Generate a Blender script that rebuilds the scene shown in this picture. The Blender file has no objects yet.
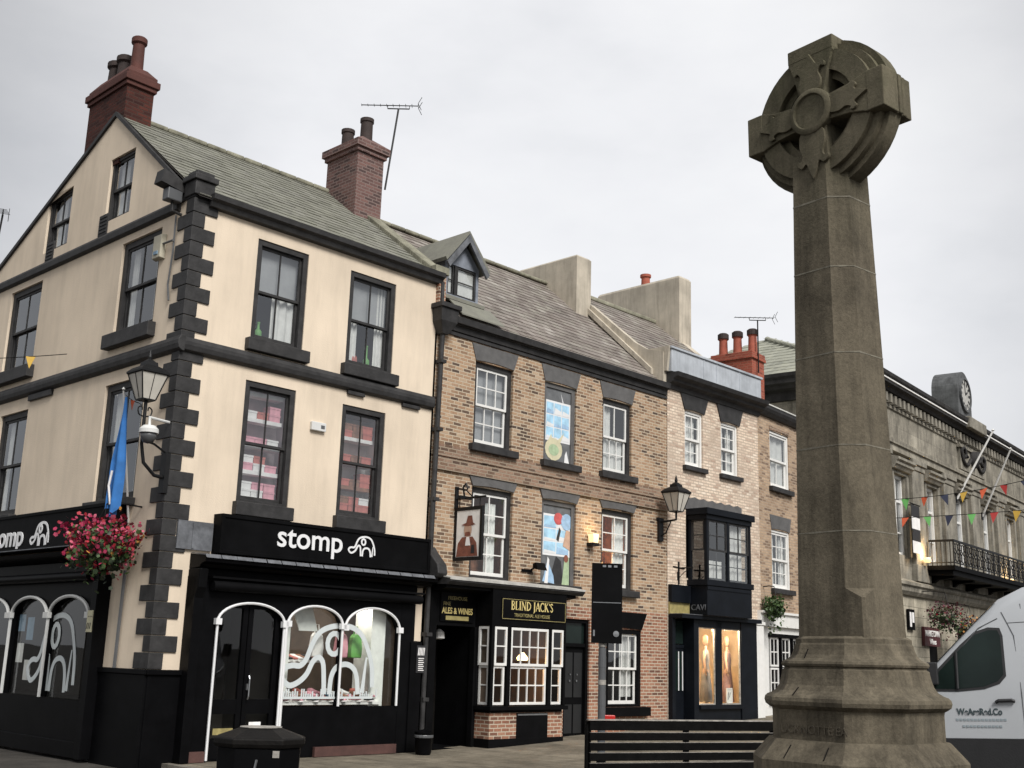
import bpy, math, random
from math import sin, cos, pi, radians as R
from mathutils import Vector, Matrix
random.seed(7)
C = bpy.context.scene.collection
D = bpy.data

# ------------------------------------------------------------------ frames
FO = (-1.76748, 22.34932, 46.0)          # the terrace: x along the shop fronts, y into the houses
TO = (6.73513, 31.15404, 52.3)           # the street beyond, turned a little
W0 = (0.0, 0.0, 0.0)
XO = (2.985, 10.0, -50.5)                # the stone cross
BO = (0.0, 0.0, 24.0)
VO = (0.0, 0.0, 18.0)
def w(fr, u, y, z=0.0):
    a = R(fr[2]); return (fr[0]+u*cos(a)-y*sin(a), fr[1]+u*sin(a)+y*cos(a), z)
def ground_z(x, y):
    u = (x-FO[0])*0.69466+(y-FO[1])*0.71934
    u = max(0.0, min(u, 17.0)); xx = max(0.0, min(x, 14.0))
    return 0.026*u+0.02*xx

# ------------------------------------------------------------------ materials
MATS = {}
def newmat(name):
    m = D.materials.new(name); m.use_nodes = True
    nt = m.node_tree; b = nt.nodes['Principled BSDF']; MATS[name] = m
    return m, nt, b
def nd(nt, t, **kw):
    n = nt.nodes.new(t)
    for k, v in kw.items():
        if k in n.inputs.keys(): n.inputs[k].default_value = v
        else: setattr(n, k, v)
    return n
def lk(nt, a, b): nt.links.new(a, b)
def c4(c): return (c[0], c[1], c[2], 1.0)
def ramp(nt, stops):
    r = nt.nodes.new('ShaderNodeValToRGB'); e = r.color_ramp.elements
    while len(e) < len(stops): e.new(0.5)
    for i, (p, c) in enumerate(stops):
        e[i].position = p; e[i].color = c4(c) if len(c) == 3 else c
    return r
def mixc(nt, fac, a, b, mode='MIX'):
    n = nt.nodes.new('ShaderNodeMix'); n.data_type = 'RGBA'; n.blend_type = mode
    for i, v in ((0, fac), (6, a), (7, b)):
        if isinstance(v, (int, float)): n.inputs[i].default_value = v
        elif isinstance(v, tuple): n.inputs[i].default_value = c4(v)
        else: lk(nt, v, n.inputs[i])
    return n.outputs[2]
def objco(nt): return nt.nodes.new('ShaderNodeTexCoord').outputs['Object']
def mapped(nt, v, sc):
    m = nt.nodes.new('ShaderNodeMapping'); m.inputs['Scale'].default_value = sc; lk(nt, v, m.inputs['Vector']); return m.outputs[0]
def noise(nt, v, s, det=4, rough=.55):
    n = nd(nt, 'ShaderNodeTexNoise'); n.inputs['Scale'].default_value = s; n.inputs['Detail'].default_value = det
    n.inputs['Roughness'].default_value = rough; lk(nt, v, n.inputs['Vector']); return n.outputs[0]
def bump(nt, b, h, s, dist=.02):
    n = nt.nodes.new('ShaderNodeBump'); n.inputs['Strength'].default_value = s; n.inputs['Distance'].default_value = dist
    lk(nt, h, n.inputs['Height']); lk(nt, n.outputs[0], b.inputs['Normal'])

def plain(name, col, rough=.6, var=.18, scale=3.0, bmp=.15, fine=40.0, metal=0.0, spec=.5, streak=0.0, sfreq=(5, 5, .45)):
    m, nt, b = newmat(name); v = objco(nt)
    n1 = noise(nt, v, scale, 5, .6)
    lo = tuple(c*(1-var) for c in col); hi = tuple(min(1, c*(1+var)) for c in col)
    r = ramp(nt, [(.3, lo), (.7, hi)]); lk(nt, n1, r.inputs[0]); col_out = r.outputs[0]
    if streak:
        n3 = noise(nt, mapped(nt, v, sfreq), 1.6, 6, .7)
        r3 = ramp(nt, [(.45, (1, 1, 1)), (.75, (1-streak,)*3)]); lk(nt, n3, r3.inputs[0])
        col_out = mixc(nt, 1.0, col_out, r3.outputs[0], 'MULTIPLY')
    lk(nt, col_out, b.inputs['Base Color'])
    b.inputs['Roughness'].default_value = rough; b.inputs['Metallic'].default_value = metal
    b.inputs['Specular IOR Level'].default_value = spec
    if bmp: bump(nt, b, noise(nt, v, fine, 3), bmp, .01)
    return m

def brick(name, cols, mortar, bw=.225, bh=.075, msize=.012, stain=None, dark=.1, msoft=.1):
    m, nt, b = newmat(name); v = objco(nt)
    s = nt.nodes.new('ShaderNodeSeparateXYZ'); lk(nt, v, s.inputs[0])
    add = nd(nt, 'ShaderNodeMath', operation='ADD'); lk(nt, s.outputs[0], add.inputs[0]); lk(nt, s.outputs[1], add.inputs[1])
    cb = nt.nodes.new('ShaderNodeCombineXYZ'); lk(nt, add.outputs[0], cb.inputs[0]); lk(nt, s.outputs[2], cb.inputs[1])
    # slightly wobbly courses
    nz = nd(nt, 'ShaderNodeTexNoise'); nz.inputs['Scale'].default_value = 6; lk(nt, v, nz.inputs['Vector'])
    wob = nd(nt, 'ShaderNodeVectorMath', operation='SCALE'); lk(nt, nz.outputs['Color'], wob.inputs[0]); wob.inputs['Scale'].default_value = .012
    vv = nd(nt, 'ShaderNodeVectorMath', operation='ADD'); lk(nt, cb.outputs[0], vv.inputs[0]); lk(nt, wob.outputs[0], vv.inputs[1])
    bt = nt.nodes.new('ShaderNodeTexBrick'); lk(nt, vv.outputs[0], bt.inputs['Vector'])
    for k, x in (('Scale', 1.0), ('Brick Width', bw), ('Row Height', bh), ('Mortar Size', msize), ('Mortar Smooth', msoft), ('Bias', 0.0)):
        bt.inputs[k].default_value = x
    bt.inputs['Color1'].default_value = (0, 0, 0, 1); bt.inputs['Color2'].default_value = (1, 1, 1, 1); bt.inputs['Mortar'].default_value = (.5, .5, .5, 1)
    r = ramp(nt, [(i/(len(cols)-1)*(1-dark)+dark if i else 0.0, c) for i, c in enumerate(cols)]); lk(nt, bt.outputs['Color'], r.inputs[0])
    n1 = noise(nt, v, .75, 6, .68); rr = ramp(nt, [(.28, (.60, .58, .57)), (.5, (.95, .94, .93)), (.72, (1.16, 1.15, 1.13))]); lk(nt, n1, rr.inputs[0])
    colr = mixc(nt, 1.0, r.outputs[0], rr.outputs[0], 'MULTIPLY')
    n2 = noise(nt, v, 25, 4, .7); r2 = ramp(nt, [(.3, (.75, .75, .75)), (.7, (1.12, 1.12, 1.12))]); lk(nt, n2, r2.inputs[0])
    colr = mixc(nt, 1.0, colr, r2.outputs[0], 'MULTIPLY')
    fin = mixc(nt, bt.outputs['Fac'], colr, mortar)
    if stain:
        z0, z1, sc = stain      # soot stain with a ragged edge between two heights
        mp = nd(nt, 'ShaderNodeMapRange'); lk(nt, s.outputs[2], mp.inputs[0]); mp.inputs[1].default_value = z0; mp.inputs[2].default_value = z1
        n5 = noise(nt, mapped(nt, v, (1, 1, .5)), 2.2, 5, .7)
        mm = nd(nt, 'ShaderNodeMath', operation='MULTIPLY'); lk(nt, mp.outputs[0], mm.inputs[0]); lk(nt, n5, mm.inputs[1])
        r5 = ramp(nt, [(.3, (0, 0, 0)), (.6, (1, 1, 1))]); lk(nt, mm.outputs[0], r5.inputs[0])
        fin = mixc(nt, r5.outputs[0], fin, mixc(nt, 1.0, fin, sc, 'MULTIPLY'))
    lk(nt, fin, b.inputs['Base Color']); b.inputs['Roughness'].default_value = .88; b.inputs['Specular IOR Level'].default_value = .25
    inv = nd(nt, 'ShaderNodeMath', operation='MULTIPLY_ADD'); lk(nt, bt.outputs['Fac'], inv.inputs[0]); inv.inputs[1].default_value = -1.0
    lk(nt, n2, inv.inputs[2]); bump(nt, b, inv.outputs[0], .6, .008)
    return m

def slate(name, stops, lichen=None, lic_amt=.5, rough=.75):
    m, nt, b = newmat(name); v = objco(nt)
    g = nt.nodes.new('ShaderNodeNewGeometry')
    r = ramp(nt, stops); lk(nt, g.outputs['Random Per Island'], r.inputs[0])
    n1 = noise(nt, mapped(nt, v, (.5, 1, 1)), 1.3, 6, .65); rr = ramp(nt, [(.3, (.7, .7, .7)), (.7, (1.15, 1.15, 1.15))]); lk(nt, n1, rr.inputs[0])
    col = mixc(nt, 1.0, r.outputs[0], rr.outputs[0], 'MULTIPLY')
    if lichen:
        n2 = noise(nt, v, 3.2, 8, .75); r2 = ramp(nt, [(.5-.15*lic_amt, (0, 0, 0)), (.72, (1, 1, 1))]); lk(nt, n2, r2.inputs[0])
        col = mixc(nt, r2.outputs[0], col, lichen)
    lk(nt, col, b.inputs['Base Color']); b.inputs['Roughness'].default_value = rough
    bump(nt, b, noise(nt, v, 30, 4, .7), .4, .01)
    return m

def glassmat(name, tint=(.85, .88, .88), base=.07, wav=.02):
    m, nt, b = newmat(name); nt.nodes.remove(b); out = nt.nodes['Material Output']
    t = nd(nt, 'ShaderNodeBsdfTransparent'); t.inputs[0].default_value = c4(tint)
    g = nd(nt, 'ShaderNodeBsdfGlossy'); g.inputs['Roughness'].default_value = .015; g.inputs[0].default_value = (.9, .92, .95, 1)
    lw = nt.nodes.new('ShaderNodeLayerWeight'); lw.inputs['Blend'].default_value = .5
    pw = nd(nt, 'ShaderNodeMath', operation='POWER'); lk(nt, lw.outputs['Facing'], pw.inputs[0]); pw.inputs[1].default_value = 4.0
    ma = nd(nt, 'ShaderNodeMath', operation='MULTIPLY_ADD'); lk(nt, pw.outputs[0], ma.inputs[0]); ma.inputs[1].default_value = .95; ma.inputs[2].default_value = base
    ma.use_clamp = True
    bp = nt.nodes.new('ShaderNodeBump'); bp.inputs['Strength'].default_value = wav; bp.inputs['Distance'].default_value = .1
    lk(nt, noise(nt, objco(nt), 1.2, 1), bp.inputs['Height']); lk(nt, bp.outputs[0], g.inputs['Normal'])
    mx = nt.nodes.new('ShaderNodeMixShader'); lk(nt, ma.outputs[0], mx.inputs[0]); lk(nt, t.outputs[0], mx.inputs[1]); lk(nt, g.outputs[0], mx.inputs[2])
    lk(nt, mx.outputs[0], out.inputs['Surface']); return m

def emit(name, col, s):
    m, nt, b = newmat(name); b.inputs['Base Color'].default_value = c4(col)
    b.inputs['Emission Color'].default_value = c4(col); b.inputs['Emission Strength'].default_value = s; return m

def stone(name, col, green=(.09, .1, .045), gz=None, rough=.9, ashlar=None, soot=.5):
    m, nt, b = newmat(name); v = objco(nt)
    n1 = noise(nt, v, 1.3, 8, .72); r1 = ramp(nt, [(.28, tuple(c*.5 for c in col)), (.5, col), (.72, tuple(c*1.5 for c in col))]); lk(nt, n1, r1.inputs[0])
    n2 = noise(nt, v, 34, 5, .75); r2 = ramp(nt, [(.25, (.68,)*3), (.75, (1.25,)*3)]); lk(nt, n2, r2.inputs[0])
    col_o = mixc(nt, 1.0, r1.outputs[0], r2.outputs[0], 'MULTIPLY')
    n3 = noise(nt, mapped(nt, v, (4, 4, .35)), 1.0, 7, .72); r3 = ramp(nt, [(.45, (1, 1, 1)), (.72, (soot,)*3)]); lk(nt, n3, r3.inputs[0])
    col_o = mixc(nt, 1.0, col_o, r3.outputs[0], 'MULTIPLY')
    if gz:
        s = nt.nodes.new('ShaderNodeSeparateXYZ'); lk(nt, v, s.inputs[0])
        mp = nd(nt, 'ShaderNodeMapRange'); lk(nt, s.outputs[2], mp.inputs[0]); mp.inputs[1].default_value = gz[0]; mp.inputs[2].default_value = gz[1]
        mm = nd(nt, 'ShaderNodeMath', operation='MULTIPLY'); lk(nt, mp.outputs[0], mm.inputs[0]); lk(nt, noise(nt, v, 4, 5, .7), mm.inputs[1])
        col_o = mixc(nt, mm.outputs[0], col_o, green)
    h = n2
    if ashlar:
        s = nt.nodes.new('ShaderNodeSeparateXYZ'); lk(nt, v, s.inputs[0])
        cb = nt.nodes.new('ShaderNodeCombineXYZ'); ad = nd(nt, 'ShaderNodeMath', operation='ADD'); lk(nt, s.outputs[0], ad.inputs[0]); lk(nt, s.outputs[1], ad.inputs[1])
        lk(nt, ad.outputs[0], cb.inputs[0]); lk(nt, s.outputs[2], cb.inputs[1])
        bt = nt.nodes.new('ShaderNodeTexBrick'); lk(nt, cb.outputs[0], bt.inputs['Vector'])
        for k, x in (('Scale', 1.0), ('Brick Width', ashlar[0]), ('Row Height', ashlar[1]), ('Mortar Size', ashlar[2]), ('Mortar Smooth', .2)): bt.inputs[k].default_value = x
        bt.inputs['Color1'].default_value = (.8, .8, .8, 1); bt.inputs['Color2'].default_value = (1.1, 1.1, 1.1, 1); bt.inputs['Mortar'].default_value = (.55, .55, .55, 1)
        col_o = mixc(nt, 1.0, col_o, bt.outputs['Color'], 'MULTIPLY')
    lk(nt, col_o, b.inputs['Base Color']); b.inputs['Roughness'].default_value = rough; b.inputs['Specular IOR Level'].default_value = .2
    bump(nt, b, h, .55, .012); return m

plain('cream_render', (.70, .59, .46), .85, .10, .55, .35, 40, spec=.2, streak=.16, sfreq=(1.7, 1.7, .22))
plain('charcoal_paint', (.031, .030, .030), .6, .38, 5, .45, 22, spec=.3)
plain('black_paint', (.0042, .0042, .0046), .55, .3, 3, .08, spec=.05)
plain('black_gloss', (.0035, .0035, .004), .42, .3, 3, .05, spec=.06)
plain('grey_paint', (.10, .097, .095), .6, .22, 5, .25)
plain('navy_paint', (.006, .0075, .0105), .45, .25, 3, .1, spec=.12)
plain('white_paint', (.72, .71, .68), .5, .06, 6, .05)
plain('sign_white', (.74, .74, .74), .5, .03, 6, 0)
plain('gold_paint', (.62, .5, .2), .4, .1, 6, 0)
plain('dull_gold', (.30, .25, .1), .5, .3, 9, 0)
plain('lead', (.40, .425, .455), .6, .2, 2.5, .2, 20, streak=.2)
plain('dormer_lead', (.20, .22, .255), .6, .25, 4, .2, 20)
plain('turret_stone', (.085, .088, .09), .85, .45, 3, .4, 15, streak=.4)
plain('grey_lead', (.11, .115, .125), .6, .45, 6, .3, 20)
plain('pale_lead', (.42, .41, .38), .6, .25, 4, .2)
plain('cast_iron', (.008, .008, .0085), .5, .3, 8, .1, spec=.25)
plain('terracotta_red', (.075, .022, .015), .8, .25, 4, .3)
plain('chimney_pot_dark', (.035, .023, .02), .8, .3, 5, .3)
plain('pot_red', (.34, .09, .055), .8, .2, 5, .2)
plain('old_render', (.46, .41, .33), .9, .22, 1.4, .4, 30, streak=.35)
plain('room_dark', (.022, .018, .015), .9, .3, 2, 0)
plain('room_warm', (.12, .085, .06), .9, .3, 2, 0)
plain('curtain', (.78, .765, .73), .9, .1, 6, .1)
plain('curtain_cream', (.42, .36, .25), .9, .2, 6, .1)
plain('blind_grey', (.38, .38, .385), .85, .12, 3, .1)
plain('door_panel_grey', (.010, .0105, .011), .5, .2, 3, .1)
plain('plinth_red', (.075, .034, .028), .7, .3, 4, .3)
plain('plastic_white', (.62, .62, .6), .45, .05, 4, 0)
plain('plastic_beige', (.42, .39, .30), .5, .08, 4, 0)
plain('plastic_grey', (.09, .093, .097), .4, .1, 4, 0)
plain('steel', (.35, .36, .37), .35, .15, 8, 0, metal=.9)
plain('flag_blue', (.028, .15, .42), .8, .2, 5, .1)
plain('wood_dark', (.008, .0072, .0065), .5, .35, 9, .3, spec=.12)
plain('pale_edge', (.30, .28, .25), .6, .4, 14, .2)
plain('van_white', (.41, .425, .44), .3, .03, 2, 0, spec=.5)
plain('van_black', (.012, .012, .013), .6, .2, 5, .2)
plain('van_glass', (.010, .017, .015), .08, .35, 1.2, 0, spec=.22)
plain('tyre', (.015, .015, .015), .85, .2, 10, .2)
plain('mortar_pale', (.165, .15, .115), .95, .3, 20, .3)
plain('dark_text', (.03, .05, .055), .6, .1, 6, 0)
plain('faint_text', (.25, .29, .31), .6, .1, 6, 0)
plain('maroon_board', (.065, .012, .014), .5, .2, 5, 0)
plain('reflector_red', (.45, .02, .015), .3, .1, 5, 0)
plain('leaf', (.045, .085, .02), .6, .5, 30, 0)
plain('leaf_dark', (.02, .035, .012), .6, .5, 30, 0)
plain('petal_pink', (.29, .012, .055), .6, .5, 23, 0)
plain('petal_red', (.28, .01, .022), .6, .5, 23, 0)
plain('petal_pale', (.48, .10, .15), .6, .4, 23, 0)
plain('petal_dusk', (.07, .014, .022), .7, .5, 23, 0)
plain('petal_orange', (.45, .2, .04), .6, .4, 23, 0)
for n, c in dict(pennant_orange=(.58, .10, .035), pennant_green=(.15, .45, .12), pennant_yellow=(.56, .35, .05), pennant_navy=(.025, .03, .06), pennant_red=(.42, .035, .03), pennant_blue=(.25, .35, .62), pennant_white=(.7, .7, .7)).items(): plain(n, c, .6, .06, 5, 0)
plain('paint_sky', (.36, .58, .74), .7, .25, 5, 0)
plain('paint_grey', (.12, .125, .13), .7, .25, 5, 0)
plain('paint_cream', (.6, .56, .38), .7, .15, 5, 0)
plain('paint_brown', (.2, .07, .045), .7, .4, 9, 0)
plain('paint_skin', (.5, .33, .24), .7, .15, 9, 0)
plain('paint_black', (.02, .02, .022), .7, .3, 9, 0)
plain('paint_pale_blue', (.30, .45, .62), .7, .2, 9, 0)
plain('paint_red', (.5, .09, .09), .7, .2, 9, 0)
plain('paint_green', (.35, .45, .28), .7, .2, 9, 0)
plain('goods_pink', (.70, .33, .39), .6, .35, 4, 0)
plain('goods_red', (.50, .15, .12), .6, .3, 4, 0)
plain('goods_white', (.82, .80, .78), .6, .15, 4, 0)
plain('goods_brown', (.26, .12, .07), .6, .4, 8, 0)
plain('goods_green', (.14, .38, .09), .6, .2, 4, 0)
plain('goods_blue', (.18, .28, .38), .6, .2, 4, 0)
plain('goods_pink_wall', (.52, .42, .44), .9, .2, 3, 0)
plain('shop_wall', (.78, .79, .76), .8, .12, 5, .2)
plain('shop_warm', (.66, .52, .36), .8, .15, 3, 0)
plain('dress_grey', (.28, .265, .26), .85, .2, 6, .2)
plain('dress_rose', (.32, .2, .2), .85, .25, 9, .2)
plain('mannequin_skin', (.55, .36, .26), .5, .05, 6, 0)
plain('elephant_paint', (.56, .60, .60), .5, .05, 8, 0)
brick('pub_brick', [(.085, .062, .05), (.24, .155, .10), (.37, .245, .155), (.43, .29, .185), (.33, .205, .13), (.50, .375, .26)], (.48, .40, .30), bw=.22, bh=.073, msize=.010, dark=.0)
brick('pub_brick_red', [(.13, .07, .05), (.27, .125, .08), (.36, .18, .115), (.31, .15, .095), (.41, .235, .16)], (.47, .40, .31), dark=.0, bw=.22, bh=.073, msize=.010)
brick('band_brick', [(.10, .068, .052), (.22, .14, .095), (.31, .205, .145), (.27, .17, .12), (.36, .25, .18)], (.30, .24, .18), dark=.0)
brick('pale_brick', [(.48, .35, .27), (.70, .56, .44), (.80, .67, .53), (.74, .60, .47), (.84, .73, .60)], (.46, .37, .29), dark=.0, msize=.013)
brick('street_brick', [(.18, .125, .09), (.40, .28, .185), (.50, .37, .255), (.45, .32, .215)], (.36, .28, .21), dark=.03)
brick('chimney_brick', [(.035, .013, .011), (.075, .023, .017), (.095, .028, .02), (.065, .021, .016)], (.055, .028, .022), dark=.2)
brick('chimney_brick_haze', [(.08, .055, .052), (.17, .095, .085), (.205, .115, .10), (.14, .085, .078)], (.20, .145, .13), dark=.2)  # brick lightened and greyed, with haze put into the colour
brick('chimney_brick_red', [(.2, .055, .04), (.34, .085, .055), (.38, .1, .065), (.30, .075, .05)], (.30, .12, .08), dark=.15)
slate('mossy_slate', [(0, (.115, .113, .09)), (.5, (.155, .15, .128)), (1, (.195, .19, .165))], (.215, .215, .17), 1.1)
slate('brown_slate', [(0, (.155, .128, .112)), (.5, (.205, .175, .155)), (.92, (.25, .22, .195)), (1, (.33, .30, .27))], (.28, .27, .22), .1)
slate('pale_slate', [(0, (.22, .225, .185)), (1, (.34, .34, .28))], (.36, .36, .28), .6)
stone('cross_stone', (.132, .112, .080), gz=(5.4, 9.6), soot=.38)
plain('carved_stone', (.075, .062, .043), .95, .3, 9, .3)
plain('bench_black', (.004, .0038, .0036), .55, .4, 9, .3, spec=.08)
stone('hall_stone', (.29, .265, .215), soot=.4, ashlar=(1.6, .6, .006))
stone('hall_stone_plain', (.26, .24, .198), soot=.4)
stone('sooty_stone', (.045, .043, .042), soot=.5)
stone('pale_block', (.40, .36, .28), soot=.6, ashlar=(.9, .34, .014))
stone('coping_stone', (.26, .25, .19), soot=.5)
stone('tarmac', (.055, .05, .044), soot=.8)
stone('flagstone', (.19, .165, .125), soot=.7, ashlar=(.85, .6, .022))
stone('kerb_stone', (.2, .18, .15), soot=.7)
glassmat('glass', base=.07)
glassmat('glass_old', (.82, .84, .84), .16, .05)
glassmat('glass_shop', (.9, .92, .9), .055, .02)
plain('lamp_pane', (.55, .52, .46), .25, .1, 5, 0)
emit('bulb_warm', (1, .62, .25), 3)
emit('bulb_soft', (1, .66, .3), .5)
emit('sconce_glow', (1, .75, .42), .30)

# ------------------------------------------------------------------ mesh helper
class MB:
    def __init__(s, root=None, xf=None, off=None):
        s.v = []; s.f = []; s.root = root; s.xf = xf
        s.off = Vector(root['_o']) if root is not None and off is None else Vector(off or (0, 0, 0))
        s.smooth = False
    def pt(s, p):
        p = Vector(p)
        if s.xf: p = Vector(s.xf(p))
        s.v.append(p-s.off); return len(s.v)-1
    def face(s, pts): s.f.append([s.pt(p) for p in pts]); return s
    def box(s, a0, a1, b0, b1, z0, z1):
        i = [s.pt((a, b, z)) for z in (z0, z1) for b in (b0, b1) for a in (a0, a1)]
        for q in ((0, 1, 5, 4), (3, 2, 6, 7), (2, 0, 4, 6), (1, 3, 7, 5), (4, 5, 7, 6), (2, 3, 1, 0)): s.f.append([i[k] for k in q])
        return s
    def prism(s, prof, a0, a1, axis=0):           # profile in the two other axes, swept along axis
        def P(a, p): q = list(p); q.insert(axis, a); return q
        n = len(prof); A = [s.pt(P(a0, p)) for p in prof]; B = [s.pt(P(a1, p)) for p in prof]
        for k in range(n): s.f.append([A[k], A[(k+1) % n], B[(k+1) % n], B[k]])
        s.f.append(A[::-1]); s.f.append(B); return s
    def rings(s, rings, cap=True):
        I = [[s.pt(p) for p in r] for r in rings]; n = len(I[0])
        for a, b in zip(I, I[1:]):
            for k in range(n): s.f.append([a[k], a[(k+1) % n], b[(k+1) % n], b[k]])
        if cap: s.f.append(I[0][::-1]); s.f.append(I[-1])
        return s
    def lathe(s, prof, c=(0, 0, 0), n=16, rot=0.0, sq=1.0):
        return s.rings([[(c[0]+r*cos(2*pi*k/n+rot)*sq, c[1]+r*sin(2*pi*k/n+rot), c[2]+z) for k in range(n)] for r, z in prof])
    def tube(s, pts, r, n=8, cap=True):
        pts = [Vector(p) for p in pts]; rs = r if isinstance(r, (list, tuple)) else [r]*len(pts); out = []
        up = None
        for i, p in enumerate(pts):
            t = (pts[min(i+1, len(pts)-1)]-pts[max(i-1, 0)]).normalized()
            if up is None:
                up = Vector((0, 0, 1)) if abs(t.z) < .9 else Vector((1, 0, 0))
            x = t.cross(up).normalized(); y = x.cross(t).normalized(); up = y
            out.append([p+x*rs[i]*cos(2*pi*k/n)+y*rs[i]*sin(2*pi*k/n) for k in range(n)])
        return s.rings(out, cap)
    def ribbon(s, pts, wd, b, th=.006, closed=False):   # flat stroke in the (a,z) plane facing -b
        n = len(pts); L = []; Rr = []
        for i in range(n):
            p0 = pts[i-1] if (i > 0 or closed) else pts[i]; p1 = pts[(i+1) % n] if (i < n-1 or closed) else pts[i]
            dx, dz = p1[0]-p0[0], p1[1]-p0[1]; l = math.hypot(dx, dz) or 1; nx, nz = -dz/l, dx/l
            ww = wd[i] if isinstance(wd, (list, tuple)) else wd
            L.append((pts[i][0]+nx*ww/2, pts[i][1]+nz*ww/2)); Rr.append((pts[i][0]-nx*ww/2, pts[i][1]-nz*ww/2))
        m = n if closed else n-1
        for i in range(m):
            j = (i+1) % n
            s.face([(L[i][0], b, L[i][1]), (Rr[i][0], b, Rr[i][1]), (Rr[j][0], b, Rr[j][1]), (L[j][0], b, L[j][1])])
            for S_ in (L, Rr):
                s.face([(S_[i][0], b, S_[i][1]), (S_[j][0], b, S_[j][1]), (S_[j][0], b+th, S_[j][1]), (S_[i][0], b+th, S_[i][1])])
        return s
    def poly(s, pts, b, th=.006):
        n = len(pts); A = [s.pt((p[0], b, p[1])) for p in pts]; B = [s.pt((p[0], b+th, p[1])) for p in pts]
        s.f.append(A); s.f.append(B[::-1])
        for k in range(n): s.f.append([A[k], A[(k+1) % n], B[(k+1) % n], B[k]])
        return s
    def build(s, name, mat, parent=None, smooth=None, bevel=0.0, label=None):
        me = D.meshes.new(name); me.from_pydata([tuple(p) for p in s.v], [], s.f); me.update()
        import bmesh
        bm = bmesh.new(); bm.from_mesh(me); bmesh.ops.recalc_face_normals(bm, faces=bm.faces); bm.to_mesh(me); bm.free()
        me.materials.append(MATS[mat])
        if smooth if smooth is not None else s.smooth:
            for p in me.polygons: p.use_smooth = True
        o = D.objects.new(name, me); C.objects.link(o)
        pr = parent if parent is not None else s.root
        if pr is not None: o.parent = pr
        if bevel:
            mo = o.modifiers.new('bevel', 'BEVEL'); mo.width = bevel; mo.segments = 2; mo.limit_method = 'ANGLE'; mo.angle_limit = R(40)
        if smooth == 'auto':
            try: me.set_sharp_from_angle(angle=R(40))
            except Exception: pass
        if label: o['label'] = label
        return o

def thing(name, label, cat, fr, u, y, z, group=None, rot=0.0):
    o = D.objects.new(name, None); C.objects.link(o); o.empty_display_size = .3
    o.location = w(fr, u, y, z); o.rotation_euler = (0, 0, R(fr[2]+rot)); o['label'] = label; o['category'] = cat
    if group: o['group'] = group
    o['_o'] = (u, y, z); return o
def local(name, label, cat, fr, u, y, z, group=None, rot=0.0):       # parts are given from the thing's own base
    o = thing(name, label, cat, fr, u, y, z, group, rot); o['_o'] = (0, 0, 0); return o
def textmesh(body, size, off=0.0, extr=.006, spacing=1.0, align='LEFT'):
    cu = D.curves.new('lettering', 'FONT'); cu.body = body; cu.size = size; cu.offset = off; cu.extrude = extr; cu.space_character = spacing; cu.align_x = align
    o = D.objects.new('lettering', cu); C.objects.link(o); bpy.context.view_layer.update()
    me = D.meshes.new_from_object(o.evaluated_get(bpy.context.evaluated_depsgraph_get())); D.objects.remove(o); return me
def text(root, parent, body, size, pos, mat, rz=0.0, off=0.0, sx=1.0, spacing=1.0, align='LEFT', name='lettering', extr=.006):
    me = textmesh(body, size, off, extr, spacing, align); me.materials.append(MATS[mat])
    me.transform(Matrix.Translation(Vector(pos)-Vector(root['_o'])) @ Matrix.Rotation(rz, 4, 'Z') @ Matrix.Rotation(pi/2, 4, 'X') @ Matrix.Diagonal((sx, 1, 1, 1)))
    o = D.objects.new(name, me); C.objects.link(o); o.parent = parent; return o
def arc(cx, cz, rx, rz, a0, a1, n=16): return [(cx+rx*cos(R(a0+(a1-a0)*i/n)), cz+rz*sin(R(a0+(a1-a0)*i/n))) for i in range(n+1)]
def spline(pts, n=6):
    out = []
    for i in range(len(pts)-1):
        p0 = pts[max(i-1, 0)]; p1 = pts[i]; p2 = pts[i+1]; p3 = pts[min(i+2, len(pts)-1)]
        for k in range(n):
            t = k/n; out.append(tuple(.5*((2*b)+(-a+c)*t+(2*a-5*b+4*c-d)*t*t+(-a+3*b-3*c+d)*t**3) for a, b, c, d in zip(p0, p1, p2, p3)))
    out.append(tuple(pts[-1])); return out

# ------------------------------------------------------------------ walls and windows
def wall_grid(mb, a0, a1, z0, z1, ops, b=0.0, reveal=.12):
    A = sorted({a0, a1, *[o[0] for o in ops], *[o[1] for o in ops]}); Z = sorted({z0, z1, *[o[2] for o in ops], *[o[3] for o in ops]})
    A = [x for x in A if a0 <= x <= a1]; Z = [x for x in Z if z0 <= x <= z1]
    for i in range(len(A)-1):
        for j in range(len(Z)-1):
            ca, cz = (A[i]+A[i+1])/2, (Z[j]+Z[j+1])/2
            if any(o[0] < ca < o[1] and o[2] < cz < o[3] for o in ops): continue
            mb.face([(A[i], b, Z[j]), (A[i+1], b, Z[j]), (A[i+1], b, Z[j+1]), (A[i], b, Z[j+1])])
    for o in ops:
        x0, x1, y0, y1 = o[:4]; r = b+reveal
        for p, q in (((x0, y0), (x0, y1)), ((x0, y1), (x1, y1)), ((x1, y1), (x1, y0)), ((x1, y0), (x0, y0))):
            mb.face([(p[0], b, p[1]), (q[0], b, q[1]), (q[0], r, q[1]), (p[0], r, p[1])])
def bars(mb, a0, a1, z0, z1, b, rail=.045, bar=.02, nx=2, ny=1, th=.035, bottom=None):
    bt = bottom or rail
    mb.box(a0, a0+rail, b, b+th, z0, z1); mb.box(a1-rail, a1, b, b+th, z0, z1)
    mb.box(a0+rail, a1-rail, b, b+th, z0, z0+bt); mb.box(a0+rail, a1-rail, b, b+th, z1-rail, z1)
    for i in range(1, nx):
        x = a0+rail+(a1-a0-2*rail)*i/nx; mb.box(x-bar/2, x+bar/2, b+.004, b+th-.004, z0+bt, z1-rail)
    for j in range(1, ny):
        z = z0+bt+(z1-z0-rail-bt)*j/ny; mb.box(a0+rail, a1-rail, b+.006, b+th-.006, z-bar/2, z+bar/2)
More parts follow.
